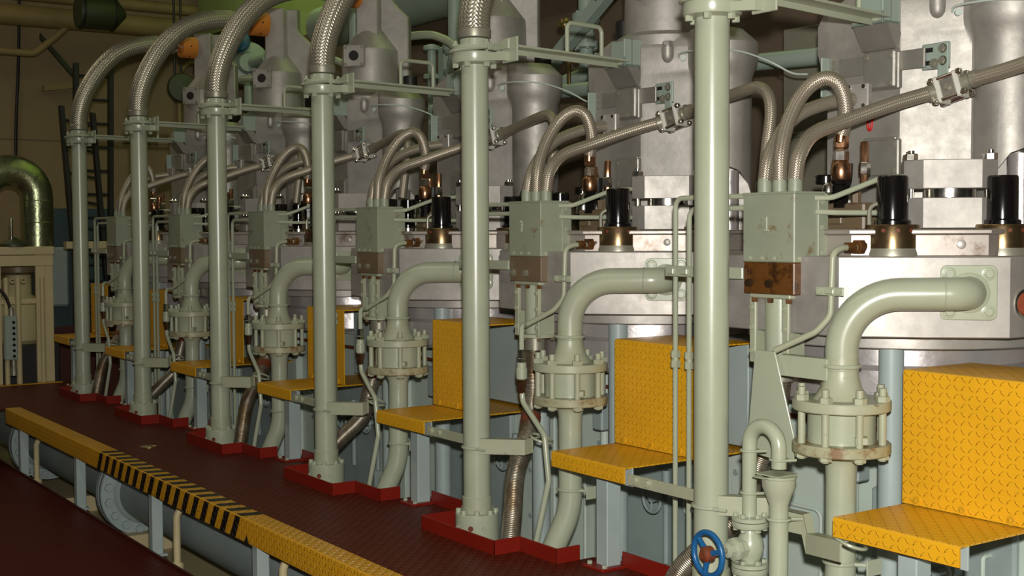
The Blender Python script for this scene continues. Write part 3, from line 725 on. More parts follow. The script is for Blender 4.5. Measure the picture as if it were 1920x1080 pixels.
# ---------------------------------------------------------------- small bore pipes
def twin(dx, z, lab):
    xb = -.395+dx; t = thing('small_pipe', '-', 'pipe', (xb, .215, .1))
    part('tube', MB().tube(fillet([(-.08, .235, z), (xb, .215, z), (xb, .215, -.25)], .03, 6), .0085, 10), 'sage', t)
    part('union', MB().hexa((xb, .215, .690), (0, 0, 1), .0165, .022).hexa((xb, .215, .722), (0, 0, 1), .0165, .022).lathe([(.012, .70), (.012, .73)], (xb, .215, 0), n=10), 'sage_worn', t)
    rep(t, ALL, 'thin sage %s pipe of the pair left of its control box, {o}' % lab, 'thin pipe pairs, %s pipes' % lab)
twin(0, 1.236, 'outer'); twin(.065, 1.200, 'inner')
def pipe_clip():
    t = thing('pipe_clip', '-', 'bracket', (-.36, .2, 1.0))
    part('bar', MB().box(-.425, -.075, .196, .204, .985, 1.02, .002), 'sage', t)
    for x in (-.395, -.33): part('clip', MB().box(x-.016, x+.016, .188, .23, .992, 1.012, .003), 'sage', t)
    return t
rep(pipe_clip(), ALL, 'sage clip bar between thin pipes and control box, {o}', 'pipe clip bars')
def feed(pts, lab):
    t = thing('feed_pipe', '-', 'pipe', pts[0])
    part('tube', MB().tube(fillet(pts, .05, 6), .0082, 10), 'sage', t)
    e = V(pts[-1]); d = (V(pts[-1])-V(pts[-2])).normalized()
    part('union', MB().hexa(e-d*.012, d, .0155, .02).hexa(e+d*.008, d, .012, .02), 'sage_worn', t)
    rep(t, ALL, 'thin sage %s pipe from control box to clamp block, {o}' % lab, 'feed pipes, %s' % lab)
feed([(.127, .290, 1.226), (.165, .32, 1.226), (.22, .465, 1.283), (.228, .60, 1.292)], 'upper')
feed([(.127, .290, 1.186), (.165, .34, 1.183), (.215, .465, 1.182), (.228, .59, 1.182)], 'lower')
def drain():
    t = thing('drain_pipe', '-', 'pipe', (.26, .215, .79))
    part('tube', MB().tube(fillet([(.262, .34, 1.082), (.262, .255, 1.082), (.262, .215, 1.07), (.258, .212, .89), (.225, .19, .845), (.105, .15, .785)], [.03, .03, .05, .06], 5), .0095, 12), 'sage_worn', t)
    part('union', MB().hexa((.262, .30, 1.082), (0, -1, 0), .017, .03).hexa((.262, .335, 1.084), (0, -1, 0), .022, .025), 'rust_block', t)
    part('copper_line', MB().tube(fillet([(.262, .345, 1.085), (.235, .40, 1.10), (.235, .40, 1.20), (.262, .43, 1.215)], .025, 5), .0065, 10), 'steel_pipe', t)
    part('clip', MB().box(.21, .31, .203, .208, .948, .972, .002).hexa((.225, .205, .96), (0, -1, 0), .010, .01).hexa((.295, .205, .96), (0, -1, 0), .010, .01).box(.246, .278, .198, .222, .952, .968, .003), 'sage', t)
    return t
rep(drain(), ALL, 'thin bent drain pipe clipped to the cover beside the elbow, {o}', 'drain pipes')
def sight():
    t = thing('flow_sight', '-', 'fitting', (.155, .1, .5))
    part('upper_tube', MB().tube(fillet([(.105, .15, .785), (.150, .1, .795), (.150, .1, .70)], .03, 5), .0092, 10), 'sage', t)
    part('top_nut', MB().hexa((.150, .1, .672), (0, 0, 1), .016, .03).hexa((.150, .1, .655), (0, 0, 1), .018, .016), 'bright_steel', t)
    part('body', MB().lathe([(.016, .592), (.021, .597), (.021, .632), (.018, .636), (.018, .655)], (.150, .1, 0), n=20), 'sage', t)
    part('lower_nut', MB().hexa((.150, .1, .592), (0, 0, -1), .019, .022).hexa((.150, .1, .570), (0, 0, -1), .013, .03), 'copper', t)
    part('lower_tube', MB().tube(fillet([(.150, .1, .55), (.157, .1, .51), (.31, .085, .41), (.335, .085, .25), (.29, .06, .02), (.27, .05, -.1)], .035, 5), .0105, 12), 'sage', t)
    return t
rep(sight(), [1, 2, 3, 4, 5], 'small pale flow sight with bright nuts in a thin tube, {o}', 'flow sights')
# ---------------------------------------------------------------- flexible ducts (they lean alternate ways)
def duct(pts, clamp):
    t = thing('flexible_duct', '-', 'duct', pts[0]); path = spline(pts, 7)
    part('duct', MB().tube(path, .036, 24), 'duct', t)
    i = clamp; part('hose_band', MB().tube(path[i:i+3], .0385, 24), 'rust_brown', t)
    part('end_cuff', MB().tube([V(pts[0]), V(pts[0])-V(0, 0, .05)], .040, 24), 'steel_pipe', t)
    return t
ra = rep(duct([(.015, .268, .732), (.0, .27, .62), (-.045, .28, .50), (-.09, .27, .38), (-.115, .25, .27), (-.19, .17, .16), (-.262, .105, .05), (-.30, .07, -.12)], 14), [0, 2, 4], 'ribbed metal duct leaning left behind its riser pipe, {o}', 'flexible ducts leaning left')
rb_ = rep(duct([(.0, .268, .732), (-.045, .29, .60), (-.05, .29, .47), (.015, .22, .36), (.08, .12, .24), (.145, .06, .10), (.165, .03, -.03), (.165, .02, -.15)], 17), [1, 3, 5], 'ribbed metal duct leaning right past the riser foot, {o}', 'flexible ducts leaning right')
def arm(pts, lab, ks):
    t = thing('pipe_bracket', '-', 'bracket', (.1, .03, .35))
    P = [V(p) for p in pts]; vs = []
    m = MB()
    for a, b in zip(P, P[1:]):
        d = (b-a).normalized(); 
        m.hull([p+V(0, 0, z)+V(-d.y, d.x, 0).normalized()*w for p in (a, b) for z in (-.028, .028) for w in (-.003, .003)])
        m.hull([p+V(0, 0, .028+z)+V(-d.y, d.x, 0).normalized()*w for p in (a, b) for z in (-.004, .0) for w in (0, .035)])
    part('plate', m, 'sage_worn', t)
    e = P[-1]; part('clip', MB().ring(e+V(.0, .04, .02), .042, .005, (.3, .2, 1), 20, 6), 'sage_worn', t)
    rep(t, ks, lab, 'bracket arms on the riser pipes')
arm([(.05, -.02, .345), (.17, .10, .345), (.215, .10, .36)], 'short sage bracket arm from riser pipe toward its duct, {o}', [1, 2, 3, 4, 5])
# ---------------------------------------------------------------- tie columns, valves at the engine foot
def column(x, y, lab):
    solo_ = thing('tie_column', '-', 'column', (x, y, -.4))
    part('shaft', MB().cyl((x, y, -.4), (x, y, .831), .036, 28), 'blue_grey', solo_)
    part('foot_nut', MB().hexa((x, y, -.4), (0, 0, 1), .06, .05), 'blue_grey', solo_)
    rep(solo_, ALL, 'pale blue round tie column under the cover, %s, {o}' % lab, 'tie columns, %s' % lab)
column(.282, .445, 'front corner'); column(-.208, .445, 'left corner')
def wheelvalve(x, y, z, lab, ks):
    t = thing('drain_valve', '-', 'valve', (x, y, z))
    w = part('handwheel', MB().ring((x, y, z), .048, .006, (0, -1, 0), 28, 8), 'blue_grey_dirty', t)
    m = MB()
    for a in range(3):
        d = V(math.cos(a*2.094+.4), 0, math.sin(a*2.094+.4)); m.tube([V(x, y, z), V(x, y, z)+d*.046], .004, 6)
    part('spokes', m.cyl((x, y-.008, z), (x, y+.01, z), .011, 12), 'blue_grey_dirty', w)
    part('body', MB().lathe([(.012, .0), (.012, .05), (.026, .055), (.03, .09), (.02, .11)], (x, y, z), (0, 1, 0), 16).box(x-.022, x+.022, y+.04, y+.10, z+.02, z+.055, .004).cyl((x, y+.07, z+.04), (x, y+.07, z+.10), .016, 14).cyl((x, y+.07, z-.25), (x, y+.07, z), .012, 12), 'blue_grey_dirty', t)
    rep(t, ks, 'small grey handwheel valve %s, {o}' % lab, 'small handwheel valves, %s' % lab)
wheelvalve(.385, .52, .14, 'beside a tie column', [0, 1, 3, 4, 5]); wheelvalve(-.60, .52, .15, 'behind a step post', [0, 1, 2, 3])
# ---------------------------------------------------------------- red coaming round the pipe feet
def coaming():
    t = thing('deck_coaming', '-', 'coaming', (.13, -.09, 0))
    P = [(-.60, .165), (-.225, .165), (-.225, -.105), (.27, -.105), (.27, .005), (.49, .005), (.49, .10)]
    m = MB()
    for (x0, y0), (x1, y1) in zip(P, P[1:]):
        m.box(min(x0, x1)-.003, max(x0, x1)+.003, min(y0, y1)-.003, max(y0, y1)+.003, -.02, .052, .002)
    part('upstand', m, 'coaming_red', t)
    return t
rep(coaming(), ALL, 'red painted upstand round the riser foot at the platform edge, {o}', 'red coamings')
# ================================================================ platform, deck, bilge
XF, XN = -7.25, 3.0
t = thing('raised_platform', 'long dark red chequer plate platform beside the engine with yellow striped edge', 'platform', (-2, -.3, 0))
m = MB().box(-5.95, XN, -.51, -.105, -.006, 0, .001).box(XF, -5.95, -1.6, -.105, -.006, 0, .001)
for k in range(-1, 6):
    u = -PITCH*k
    m.box(u+.27, u+.49, -.106, .005, -.006, -.0002, .001).box(u+.49, u+1.025, -.106, .165, -.006, -.0002, .001)
m.box(XF, -6.475, -.106, .165, -.006, -.0002, .001)
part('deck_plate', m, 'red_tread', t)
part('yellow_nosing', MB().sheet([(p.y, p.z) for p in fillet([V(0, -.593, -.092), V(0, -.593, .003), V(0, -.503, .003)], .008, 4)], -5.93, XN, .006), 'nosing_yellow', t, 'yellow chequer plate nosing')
m = MB(); x = -2.045; n = 0
while x > -3.93:
    w = .054; s = .055; e = .0012
    a = [V(x, -.503, .003+e), V(x-w, -.503, .003+e), V(x-w-.02, -.586, .003+e), V(x-.02, -.586, .003+e)]
    m.add(a, [[0, 1, 2, 3]])
    b = [V(x-.02, -.586, .003+e), V(x-w-.02, -.586, .003+e), V(x-w-.022, -.5925-e, -.003), V(x-.022, -.5925-e, -.003)]
    m.add(b, [[0, 1, 2, 3]])
    b = [V(x-.022, -.593-e, -.003), V(x-w-.022, -.593-e, -.003), V(x-w-.022-s, -.593-e, -.0915), V(x-.022-s, -.593-e, -.0915)]
    m.add(b, [[0, 1, 2, 3]]); x -= .112; n += 1
m.add([V(-2.005, -.5942, -.06), V(-2.03, -.5942, -.0915), V(-1.985, -.5942, -.0915)], [[0, 1, 2]])
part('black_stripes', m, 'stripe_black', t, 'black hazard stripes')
part('edge_beam', MB().box(-5.9, XN, -.50, -.47, -.10, -.006, .002).box(XF, XN, -.16, -.12, -.10, -.006, .002), 'dark_maroon', t)
part('end_trim', MB().box(XF-.01, XF+.05, -1.6, .12, 0, .004, .001), 'nosing_yellow', t)
for x in (-5.62, -4.40, -3.17, -1.95, -.72):
    part('post', MB().box(x-.026, x+.026, -.585, -.533, -.5, -.02, .004).box(x-.05, x+.05, -.60, -.52, -.385, -.375, .002), 'blue_grey', t)
solo('floor', MB().box(-12, 4, -6, -.60, -.372, -.36, .001), 'deck_maroon', None, None, kind='structure')
solo('trim_1', MB().box(-12, 4, -.612, -.600, -.40, -.345, .002), 'dark_maroon', None, None, kind='structure')
solo('floor.001', MB().box(-12, 4, -.64, 4, -.66, -.60, .001), 'cream', None, None, kind='structure')
for i, x in enumerate((-5.35, -4.15)):
    solo('bilge_beam', MB().box(x-.06, x+.06, -.64, .5, -.60, -.50, .004), 'cream', 'cream cross beam under the platform edge, %s' % ('farther of two', 'nearer of two')[i], 'beam', (x, -.1, -.6), 'bilge beams')
t = thing('main_pipe', 'large grey pipe with bolted flanges running under the platform edge', 'pipe', (-3, -.27, -.28))
part('barrel', MB().cyl((-9, -.27, -.28), (XN, -.27, -.28), .155, 48), 'blue_grey_dirty', t)
for fx in (-6.15, -4.20, .5):
    fl = part('flange', MB().lathe([(.156, -.012), (.245, -.012), (.247, -.008), (.247, .026), (.244, .03), (.18, .03), (.172, .045), (.157, .06)], (fx, -.27, -.28), (1, 0, 0), 56).lathe([(.156, -.06), (.247, -.06), (.247, -.02), (.2, -.02)], (fx, -.27, -.28), (1, 0, 0), 56), 'blue_grey', t)
    for p in circ((fx+.03, -.27, -.28), .208, 16, (1, 0, 0), .2): part('bolt', MB().hexa(p, (1, 0, 0), .024, .018), 'blue_grey', fl)
for i, (x, z) in enumerate(((-5.47, -.16), (-3.0, -.16), (-1.83, -.15))):
    t = thing('vent_pipe', 'thin bent cream pipe rising beside a platform post, %s' % ('farthest of three', 'middle of three', 'nearest of three')[i], 'pipe', (x, -.52, -.5), 'thin bent pipes')
    part('tube', MB().tube(fillet([(x, -.52, -.5), (x, -.52, z), (x+.02, -.40, z+.09)], .06, 6), .017, 12), 'cream', t)
    part('foot', MB().lathe([(.03, -.5), (.03, -.40), (.02, -.39)], (x, -.52, 0), n=14), 'cream', t)
solo('deck_plug', MB().lathe([(.045, 0), (.045, .003), (.036, .003), (.034, .0015), (.02, .0015), (.018, .003)], (-3.93, -.33, .0), n=28), 'brass', 'round brass plug set flush in the red deck', 'plug', (-3.93, -.33, 0))
# ================================================================ engine body
t = thing('engine_frame', 'long pale blue engine frame running behind the pipes below the covers', 'engine', (-2.5, 1.2, -.6))
part('frame_wall', MB().box(-7.1, 1.25, .64, 1.7, -.6, .585, .004).box(-7.12, 1.3, .60, 1.7, .585, .61, .003), 'pale_green', t)
for k in range(-1, 6):
    u = -PITCH*k
    p = part('side_panel', MB().box(u-.56, u-.02, .622, .642, -.35, .50, .006), 'pale_green', t)
    for x in (-.53, -.05):
        for z in (-.1, .1, .28, .46): part('bolt', MB().hexa((u+x, .623, z), (0, -1, 0), .012, .008), 'blue_grey_dirty', p)
    p = part('side_door', MB().box(u+.07, u+.58, .612, .642, -.35, .33, .012), 'blue_grey_dirty', t)
    part('door_handle', MB().tube(fillet([(u+.50, .615, .10), (u+.50, .58, .10), (u+.50, .58, .20), (u+.50, .615, .20)], .012, 4), .007, 8), 'pale_green', p)
    part('rib', MB().box(u-.36, u-.31, .585, .64, -.6, .585, .004), 'pale_green', t)
    part('conduit', MB().tube([(u+.02, .59, -.5), (u+.02, .59, .58)], .018, 12).tube(fillet([(u-.12, .60, -.4), (u-.12, .60, .22), (u-.40, .60, .22)], .03, 5), .006, 8), 'pale_green', t)
    part('junction_box', MB().box(u+.055, u+.115, .50, .56, .36, .50, .006).cyl((u+.085, .53, .50), (u+.085, .53, .60), .011, 10).cyl((u+.085, .56, .45), (u+.085, .62, .45), .012, 10), 'blue_grey_dirty', t)
    part('rail_pipe', MB().tube([(u-.60, .58, .52), (u+.6, .58, .52)], .008, 8), 'rust_brown', t)
# ================================================================ only beside the nearest riser: gooseneck, valve, plate
t = thing('tapered_plate', 'tapered sage green plate behind the gooseneck pipe, bolted under the nearest box', 'plate', (.1, .14, .5))
m = Matrix(((1, 0, 0, 0), (0, 0, 1, 0), (0, 1, 0, 0), (0, 0, 0, 1)))
part('plate', MB().prism([(.040, .783), (.118, .783), (.192, .55), (.192, .48), (.180, .467), (.012, .480), (.012, .52)], .135, .141, .001, m), 'sage', t)
part('top_angle', MB().box(.115, .30, .15, .156, .715, .775, .001).box(.115, .30, .156, .19, .77, .775, .001), 'sage', t)
t = thing('gooseneck_pipe', 'small sage gooseneck pipe bending over into a funnel beside the nearest riser', 'pipe', (.13, .03, .3))
part('pipe', MB().tube(fillet([(.125, .03, .28), (.125, .03, .585), (.238, .03, .585), (.238, .03, .475)], .0555, 10), .021, 20), 'sage', t)
for x, z in ((.125, .51), (.238, .50), (.125, .39)):
    part('clip_ring', MB().ring((x, .03, z), .0245, .004).tube([(x+.024, .03, z), (x+.035, .06, z)], .004, 6), 'sage', t)
t = thing('drain_funnel', 'sage funnel with a flat lid on a pipe under the gooseneck outlet', 'funnel', (.238, .03, .2))
part('bowl', MB().lathe([(.026, .33), (.027, .375), (.036, .40), (.046, .425), (.047, .448), (.049, .450), (.049, .456), (.044, .456)], (.238, .03, 0), n=32), 'sage', t)
part('lid', MB().box(.186, .270, -.01, .075, .456, .460, .001).box(.20, .245, -.035, .02, .452, .456, .001), 'sage_worn', t)
part('pipe', MB().cyl((.238, .03, -.4), (.238, .03, .335), .0265, 24), 'sage', t)
part('clip_ring', MB().ring((.238, .03, .335), .031, .0045).tube([(.26, .05, .335), (.28, .08, .335)], .0045, 6), 'sage', t)
t = thing('globe_valve', 'sage globe valve with blue handwheel at the foot of the nearest riser', 'valve', (.128, .03, .2))
c = V(.128, .03, .235)
part('body', MB().lathe([(.022, .165), (.026, .195), (.036, .215), (.040, .235), (.036, .258), (.026, .275), (.022, .30)], (.128, .03, 0), n=32), 'sage', t)
for z in (.292, .160):
    f = part('flange', MB().lathe([(.022, z-.002), (.050, z), (.052, z+.003), (.052, z+.015), (.05, z+.017), (.022, z+.018)], (.128, .03, 0), n=36).lathe([(.022, z+.019), (.052, z+.020), (.052, z+.03), (.022, z+.032)], (.128, .03, 0), n=36), 'sage', t)
    for p in circ((.128, .03, z+.031), .04, 6, a0=.3): part('bolt', MB().hexa(p, (0, 0, 1), .0085, .01).hexa(p-V(0, 0, .033), (0, 0, -1), .0085, .008), 'sage', f)
part('lower_pipe', MB().cyl((.128, .03, -.4), (.128, .03, .17), .021, 20), 'sage', t)
d = V(-.05, -1, 0).normalized()
part('bonnet', MB().lathe([(.03, .02), (.03, .045), (.034, .05), (.034, .062), (.022, .066), (.022, .085), (.014, .088)], c, d, 8), 'sage', t)
part('stem', MB().cyl(c+d*.08, c+d*.165, .0075, 12), 'steel_pipe', t)
wc = c+d*.155; xx, yy = frame_for(d)
w = part('handwheel', MB().ring(wc, .060, .0085, d, 40, 12), 'blue_wheel', t)
m = MB()
for a in (.3, 2.39, 4.49): q = (xx*math.cos(a)+yy*math.sin(a)); m.tube([wc+q*.012, wc+q*.03, wc+q*.058], [.010, .008, .0075], 8)
part('spokes', m, 'blue_wheel', w)
part('hub_nut', MB().lathe([(.022, -.01), (.022, .012), (.012, .018), (.012, .022)], wc, d, 16), 'rust_brown', w)
arm([(.05, -.02, .345), (.15, .075, .345), (.19, .09, .315), (.265, .095, .315), (.28, .095, .265), (.45, .04, .285)], 'long stepped sage bracket arm from the nearest riser to the yellow step', [0])
# ================================================================ far end
t = thing('portal_frame', 'cream portal frame at the far end of the platform', 'frame', (-7.3, -.2, 0))
part('upright', MB().box(-7.36, -7.30, .028, .088, 0, .99, .003).box(-7.33, -7.30, -.04, .028, 0, .99, .003), 'cream', t)
part('upright', MB().box(-7.36, -7.30, -.36, -.29, 0, .99, .003), 'cream', t)
part('top_beam', MB().box(-7.40, -7.28, -.75, .095, .97, 1.03, .004), 'cream', t)
part('second_beam', MB().box(-7.37, -7.29, -.75, .09, .885, .965, .003), 'cream', t)
part('cross_bar', MB().box(-7.335, -7.305, -.75, .075, .60, .638, .002), 'cream', t)
for y, r, z in ((-.175, .021, .80), (-.26, .018, .80), (.0, .016, .80)): part('rail_pipe', MB().cyl((-7.285, y, 0), (-7.285, y, z), r, 16), 'cream', t)
for y in (-.21, -.13): part('lug', MB().ring((-7.30, y, .775), .016, .005, (1, 0, 0), 16, 6), 'cream', t)
t = thing('push_button_box', 'grey green pendant box with a column of black buttons hanging in the cream frame', 'switch box', (-7.26, -.22, .4))
part('case', MB().box(-7.275, -7.215, -.29, -.20, .19, .52, .006), 'light_blue', t)
for i in range(7): part('button', MB().cyl((-7.216, -.228, .47-.042*i), (-7.206, -.228, .47-.042*i), .011, 12), 'black_gloss', t)
part('cable', MB().tube(spline([(-7.245, -.24, .52), (-7.245, -.25, .60), (-7.245, -.30, .70), (-7.245, -.40, .745), (-7.245, -.55, .76)], 6), .012, 10), 'black_matt', t)
part('gland', MB().lathe([(.022, 0), (.022, .05), (.014, .07)], (-7.245, -.235, .515), n=14).lathe([(.018, 0), (.018, .06), (.024, .07), (.024, .12)], (-7.245, -.225, .19), (0, 0, -1), 14), 'steel_pipe', t)
t = thing('lagged_pipe', 'fat metal clad pipe bent in an inverted U above the cream frame', 'pipe', (-8.3, .2, 1.0))
yl = .235
part('cladding', MB().tube(fillet([(-8.3, yl, .98), (-8.3, yl, 1.645), (-8.3, yl-.44, 1.645), (-8.3, yl-.44, 1.2), (-8.3, yl-.75, 1.2)], .215, 14), .128, 36), 'lagging', t)
for z in (1.40, 1.22): part('band', MB().ring((-8.3, yl, z), .129, .004), 'lagging', t)
t = thing('steel_rod', 'bright steel rod standing on the frame beside the lagged pipe', 'rod', (-7.34, -.20, 1.03))
part('rod', MB().lathe([(.012, 1.03), (.012, 1.24), (.009, 1.245)], (-7.34, -.20, 0), n=14), 'bright_steel', t)
part('collar', MB().lathe([(.02, 1.03), (.02, 1.08), (.014, 1.085)], (-7.34, -.20, 0), n=14), 'bright_steel', t)
part('hub', MB().lathe([(.10, 1.03), (.10, 1.05), (.05, 1.08), (.02, 1.10)], (-7.36, -.18, 0), n=24), 'dark_green', t)
t = thing('pump_set', 'dim pump with cream casing behind the portal frame', 'pump', (-8.0, -.1, 0))
part('casing', MB().lathe([(.16, .25), (.19, .28), (.19, .55), (.16, .60), (.10, .64), (.10, .8)], (-8.0, .0, 0), n=28), 'cream', t)
part('motor', MB().lathe([(.12, .8), (.15, .82), (.15, .95), (.1, .98)], (-8.0, .0, 0), n=28), 'brown_block', t)
part('base', MB().box(-8.25, -7.75, -.3, .25, -.1, .25, .01), 'black_matt', t)
t = thing('service_frame', 'second cream frame beyond the farthest riser pipe', 'frame', (-8.2, .6, 0))
part('upright', MB().box(-8.23, -8.18, .50, .57, 0, 1.03, .003), 'cream', t)
part('top_beam', MB().box(-8.25, -8.16, .43, 1.25, 1.0, 1.06, .003), 'cream', t)
part('lower_beam', MB().box(-8.25, -8.16, .8, 1.25, .86, .90, .003), 'cream', t)
part('upright', MB().box(-8.23, -8.18, 1.15, 1.22, 0, 1.03, .003), 'cream', t)
t = thing('machine_cabinet', 'dark blue cabinet against the back wall beside the lagged pipe', 'cabinet', (-10, .9, 0))
part('case', MB().box(-10.3, -9.6, .62, 1.35, -.3, 1.36, .01), 'dark_blue', t)
part('door', MB().box(-9.6, -9.585, .68, 1.30, -.2, 1.28, .005), 'dark_blue', t)
part('white_box', MB().box(-9.58, -9.5, .62, .82, .45, 1.0, .02), 'blue_grey', t)
solo('red_bulkhead', MB().box(-8.6, -8.5, .2, 1.2, -.4, .33, .004), 'dark_maroon', 'dark red panel low down behind the farthest step', 'panel', (-8.55, .7, -.4))
def ladder(name, label, p0, p1, side, n, nm='dark_hole'):
    t = thing(name, label, 'ladder', p0); a, b, s = V(p0), V(p1), V(side)
    for q in (a, a+s):
        part('stringer', MB().obox((q+q+(b-a))/2, (b-a), s.normalized(), (b-a).cross(s), (b-a).length/2, .022, .03, .004), 'black_matt', t)
    for i in range(n):
        f = (i+.5)/n; part('rung', MB().cyl(a+(b-a)*f, a+(b-a)*f+s, .013, 10), 'black_matt', t)
ladder('ladder', 'dark leaning ladder seen just left of the farthest riser pipe', (-9.2, .88, -.6), (-9.2, .695, 2.28), (0, .28, -.05), 12)
ladder('ladder', 'dark upright ladder just right of the farthest riser pipe', (-9.4, .83, -.6), (-9.4, .89, 2.70), (0, .32, 0), 15)
solo('wall_back', MB().box(-11.0, -10.9, -7, 5, -.7, 4.6, .001), 'wall_paint', None, None, kind='structure')
solo('trim_2', MB().box(-10.9, -10.88, -7, 5, 2.085, 2.10, .001), 'wall_paint', None, None, kind='structure')
solo('wall_right', MB().box(-11, 5, 3.9, 4.0, -.7, 4.6, .001), 'dark_wall', None, None, kind='structure')
solo('ceiling', MB().box(-11, 5, -7, 4, 4.6, 4.7, .001), 'dark_wall', None, None, kind='structure')
t = thing('overhead_pipe', 'beige pipe run high on the back wall, upper of the two', 'pipe', (-10.4, 1, 3.5), 'overhead beige pipes')
part('pipe', MB().cyl((-10.4, -1, 3.46), (-10.4, 3, 3.46), .06, 20), 'beige_pipe', t)
t = thing('overhead_pipe', 'beige pipe run high on the back wall, lower and thicker of the two', 'pipe', (-10.3, 1, 3.3), 'overhead beige pipes')
part('pipe', MB().cyl((-10.3, -1, 3.24), (-10.3, 3, 3.24), .10, 24), 'beige_pipe', t)
part('branch', MB().tube(fillet([(-10.3, .3, 2.88), (-10.3, .75, 2.88), (-10.3, .95, 3.05), (-10.3, 1.1, 3.2)], .1, 5), .035, 14), 'beige_pipe', t)
t = thing('conical_vessel', 'dark green drum with a cone end hanging under the ceiling at top left', 'vessel', (-9.8, 1.4, 3.2))
part('shell', MB().lathe([(.06, -.02), (.155, 0), (.16, .02), (.16, .34), (.155, .35), (.03, .46)], (-9.8, 1.03, 3.25), (0, 1, 0), 36), 'dark_green', t)
part('clamps', MB().ring((-9.8, 1.06, 3.25), .162, .01, (0, 1, 0)).ring((-9.8, 1.36, 3.25), .162, .01, (0, 1, 0)).tube([(-9.8, 1.06, 3.4), (-9.8, 1.06, 4.6)], .02, 8), 'black_matt', t)
t = thing('wall_bracket', 'dark V shaped steel bracket fixed to the back wall near the top left', 'bracket', (-10.8, 1.2, 2.7))
part('upper_strut', MB().hull([V(-10.8+a, y, z+b) for a in (0, .06) for b in (-.03, .03) for y, z in ((.93, 3.12), (1.30, 2.70))]), 'dark_green', t)
part('lower_strut', MB().hull([V(-10.8+a, y, z+b) for a in (0, .06) for b in (-.03, .03) for y, z in ((.95, 2.60), (1.34, 2.66))]), 'beige_pipe', t)
solo('wall_cable', MB().tube(spline([(-10.85, .76, 4.2), (-10.85, .75, 3.4), (-10.85, .73, 2.8), (-10.85, .70, 2.3), (-10.85, .68, 1.7)], 5), .016, 8), 'black_matt', 'thin black cable hanging down the back wall above the lagged pipe', 'cable', (-10.85, .7, 2.5))
for i, y in enumerate((1.83, 1.895)):
    solo('chain_fall', MB().tube([(-9.4, y, 2.55), (-9.4, y, 4.6)], .012, 8), 'black_matt', 'dark hanging chain beside the first orange cap, %s of the two' % ('left', 'right')[i], 'chain', (-9.4, y, 2.6), 'hanging chains')
t = thing('pulley_block', 'dark round pulley block hanging between the two farthest hoses', 'pulley', (-9.4, 1.9, 2.5))
part('wheel', MB().lathe([(.05, -.05), (.13, -.045), (.145, 0), (.13, .045), (.05, .05)], (-9.4, 1.90, 2.53), (1, -.2, 0), 28), 'dark_green', t)
t = thing('blue_pump', 'pale blue round pump casing between two valve towers far back', 'pump', (-8.0, 2.0, 2.6))
part('casing', MB().lathe([(.05, -.08), (.19, -.07), (.20, 0), (.19, .07), (.10, .08), (.08, .14)], (-8.05, 2.0, 2.62), (1, -.3, 0), 32), 'light_blue', t)
part('pipe', MB().tube(fillet([(-8.0, 2.0, 2.2), (-8.0, 2.0, 2.62), (-7.6, 2.0, 2.62)], .1, 6), .05, 16), 'light_blue', t)
part('blue_cap', MB().lathe([(.10, 0), (.10, .06), (.06, .08)], (-7.98, 1.9, 2.80), (.8, -.5, .2), 20), 'blue_wheel', t)
solo('conduit_bundle', MB().tube(fillet([(-10.7, 2.35, -.6), (-10.7, 2.35, 2.95), (-10.7, 3.4, 3.05)], .2, 6), .03, 12).tube(fillet([(-10.7, 2.5, -.6), (-10.7, 2.5, 2.8), (-10.7, 3.4, 2.85)], .2, 6), .03, 12), 'beige_pipe', 'pair of beige conduits bending up the back wall beside the ladder', 'conduit', (-10.7, 2.4, .5))
# ---------------------------------------------------------------- behind the engine
solo('exhaust_duct', MB().cyl((-6.3, 1.9, 2.70), (3, 1.9, 2.70), .16, 36), 'light_blue', 'broad pale blue pipe running behind the valve bodies near the top', 'pipe', (-3, 2.15, 2.78))
gm = Matrix(((1, 0, 0, 0), (0, 0, 1, 0), (0, 1, 0, 0), (0, 0, 0, 1)))
solo('gallery_screen', MB().prism([(-10.25, 3.15), (-8.6, 3.15), (-8.3, 2.75), (3, 2.75), (3, 4.6), (-10.25, 4.6)], 2.40, 2.44, .001, gm), 'green_wall', 'pale green gallery plating lit behind the engine tops', 'panel', (-3, 2.42, 2.75))
solo('casing_panel', MB().box(-7.4, 2.5, 2.09, 2.13, -.6, 2.76, .002), 'casing_brown', 'dark brown plating behind the valve bodies', 'panel', (-3, 2.11, -.6))
def partition():
    t = thing('partition_plate', '-', 'plate', (-.8, 1.5, .62))
    part('plate', MB().box(-1.15, -.40, 1.50, 1.51, .62, 1.98, .002), 'partition_grey', t)
    part('stiffener', MB().box(-1.15, -.40, 1.47, 1.50, 1.52, 1.54, .002), 'partition_grey', t)
    return t
rep(partition(), [0, 1, 2], 'dull grey partition plate in the gap between two valve bodies, {o}', 'partition plates')
def rear_column():
    t = thing('rear_column', '-', 'column', (-.30, 1.6, .6))
    part('post', MB().box(-.57, -.49, 1.71, 1.79, 1.62, 2.30, .004), 'light_blue', t)
    part('pipe', MB().cyl((-.545+-.05, 1.68, 1.62), (-.545+-.05, 1.68, 2.32), .028, 16), 'light_blue', t)
    part('pipe_flange', MB().lathe([(.05, 2.10), (.055, 2.105), (.055, 2.125), (.05, 2.13)], (-.545+-.05, 1.68, 0), n=20).lathe([(.05, 2.28), (.055, 2.285), (.055, 2.305), (.05, 2.31)], (-.545+-.05, 1.68, 0), n=20), 'light_blue', t)
    return t
rep(rear_column(), [3], 'pale blue post with a flanged pipe behind the valve bodies', 'rear columns')
def rear_line():
    t = thing('rear_pipe', '-', 'pipe', (-.8, 1.30, 1.82))
    part('pipe', MB().tube([(-1.20, 1.30, 1.83), (-.45, 1.30, 1.80)], .036, 16), 'light_blue', t)
    return t
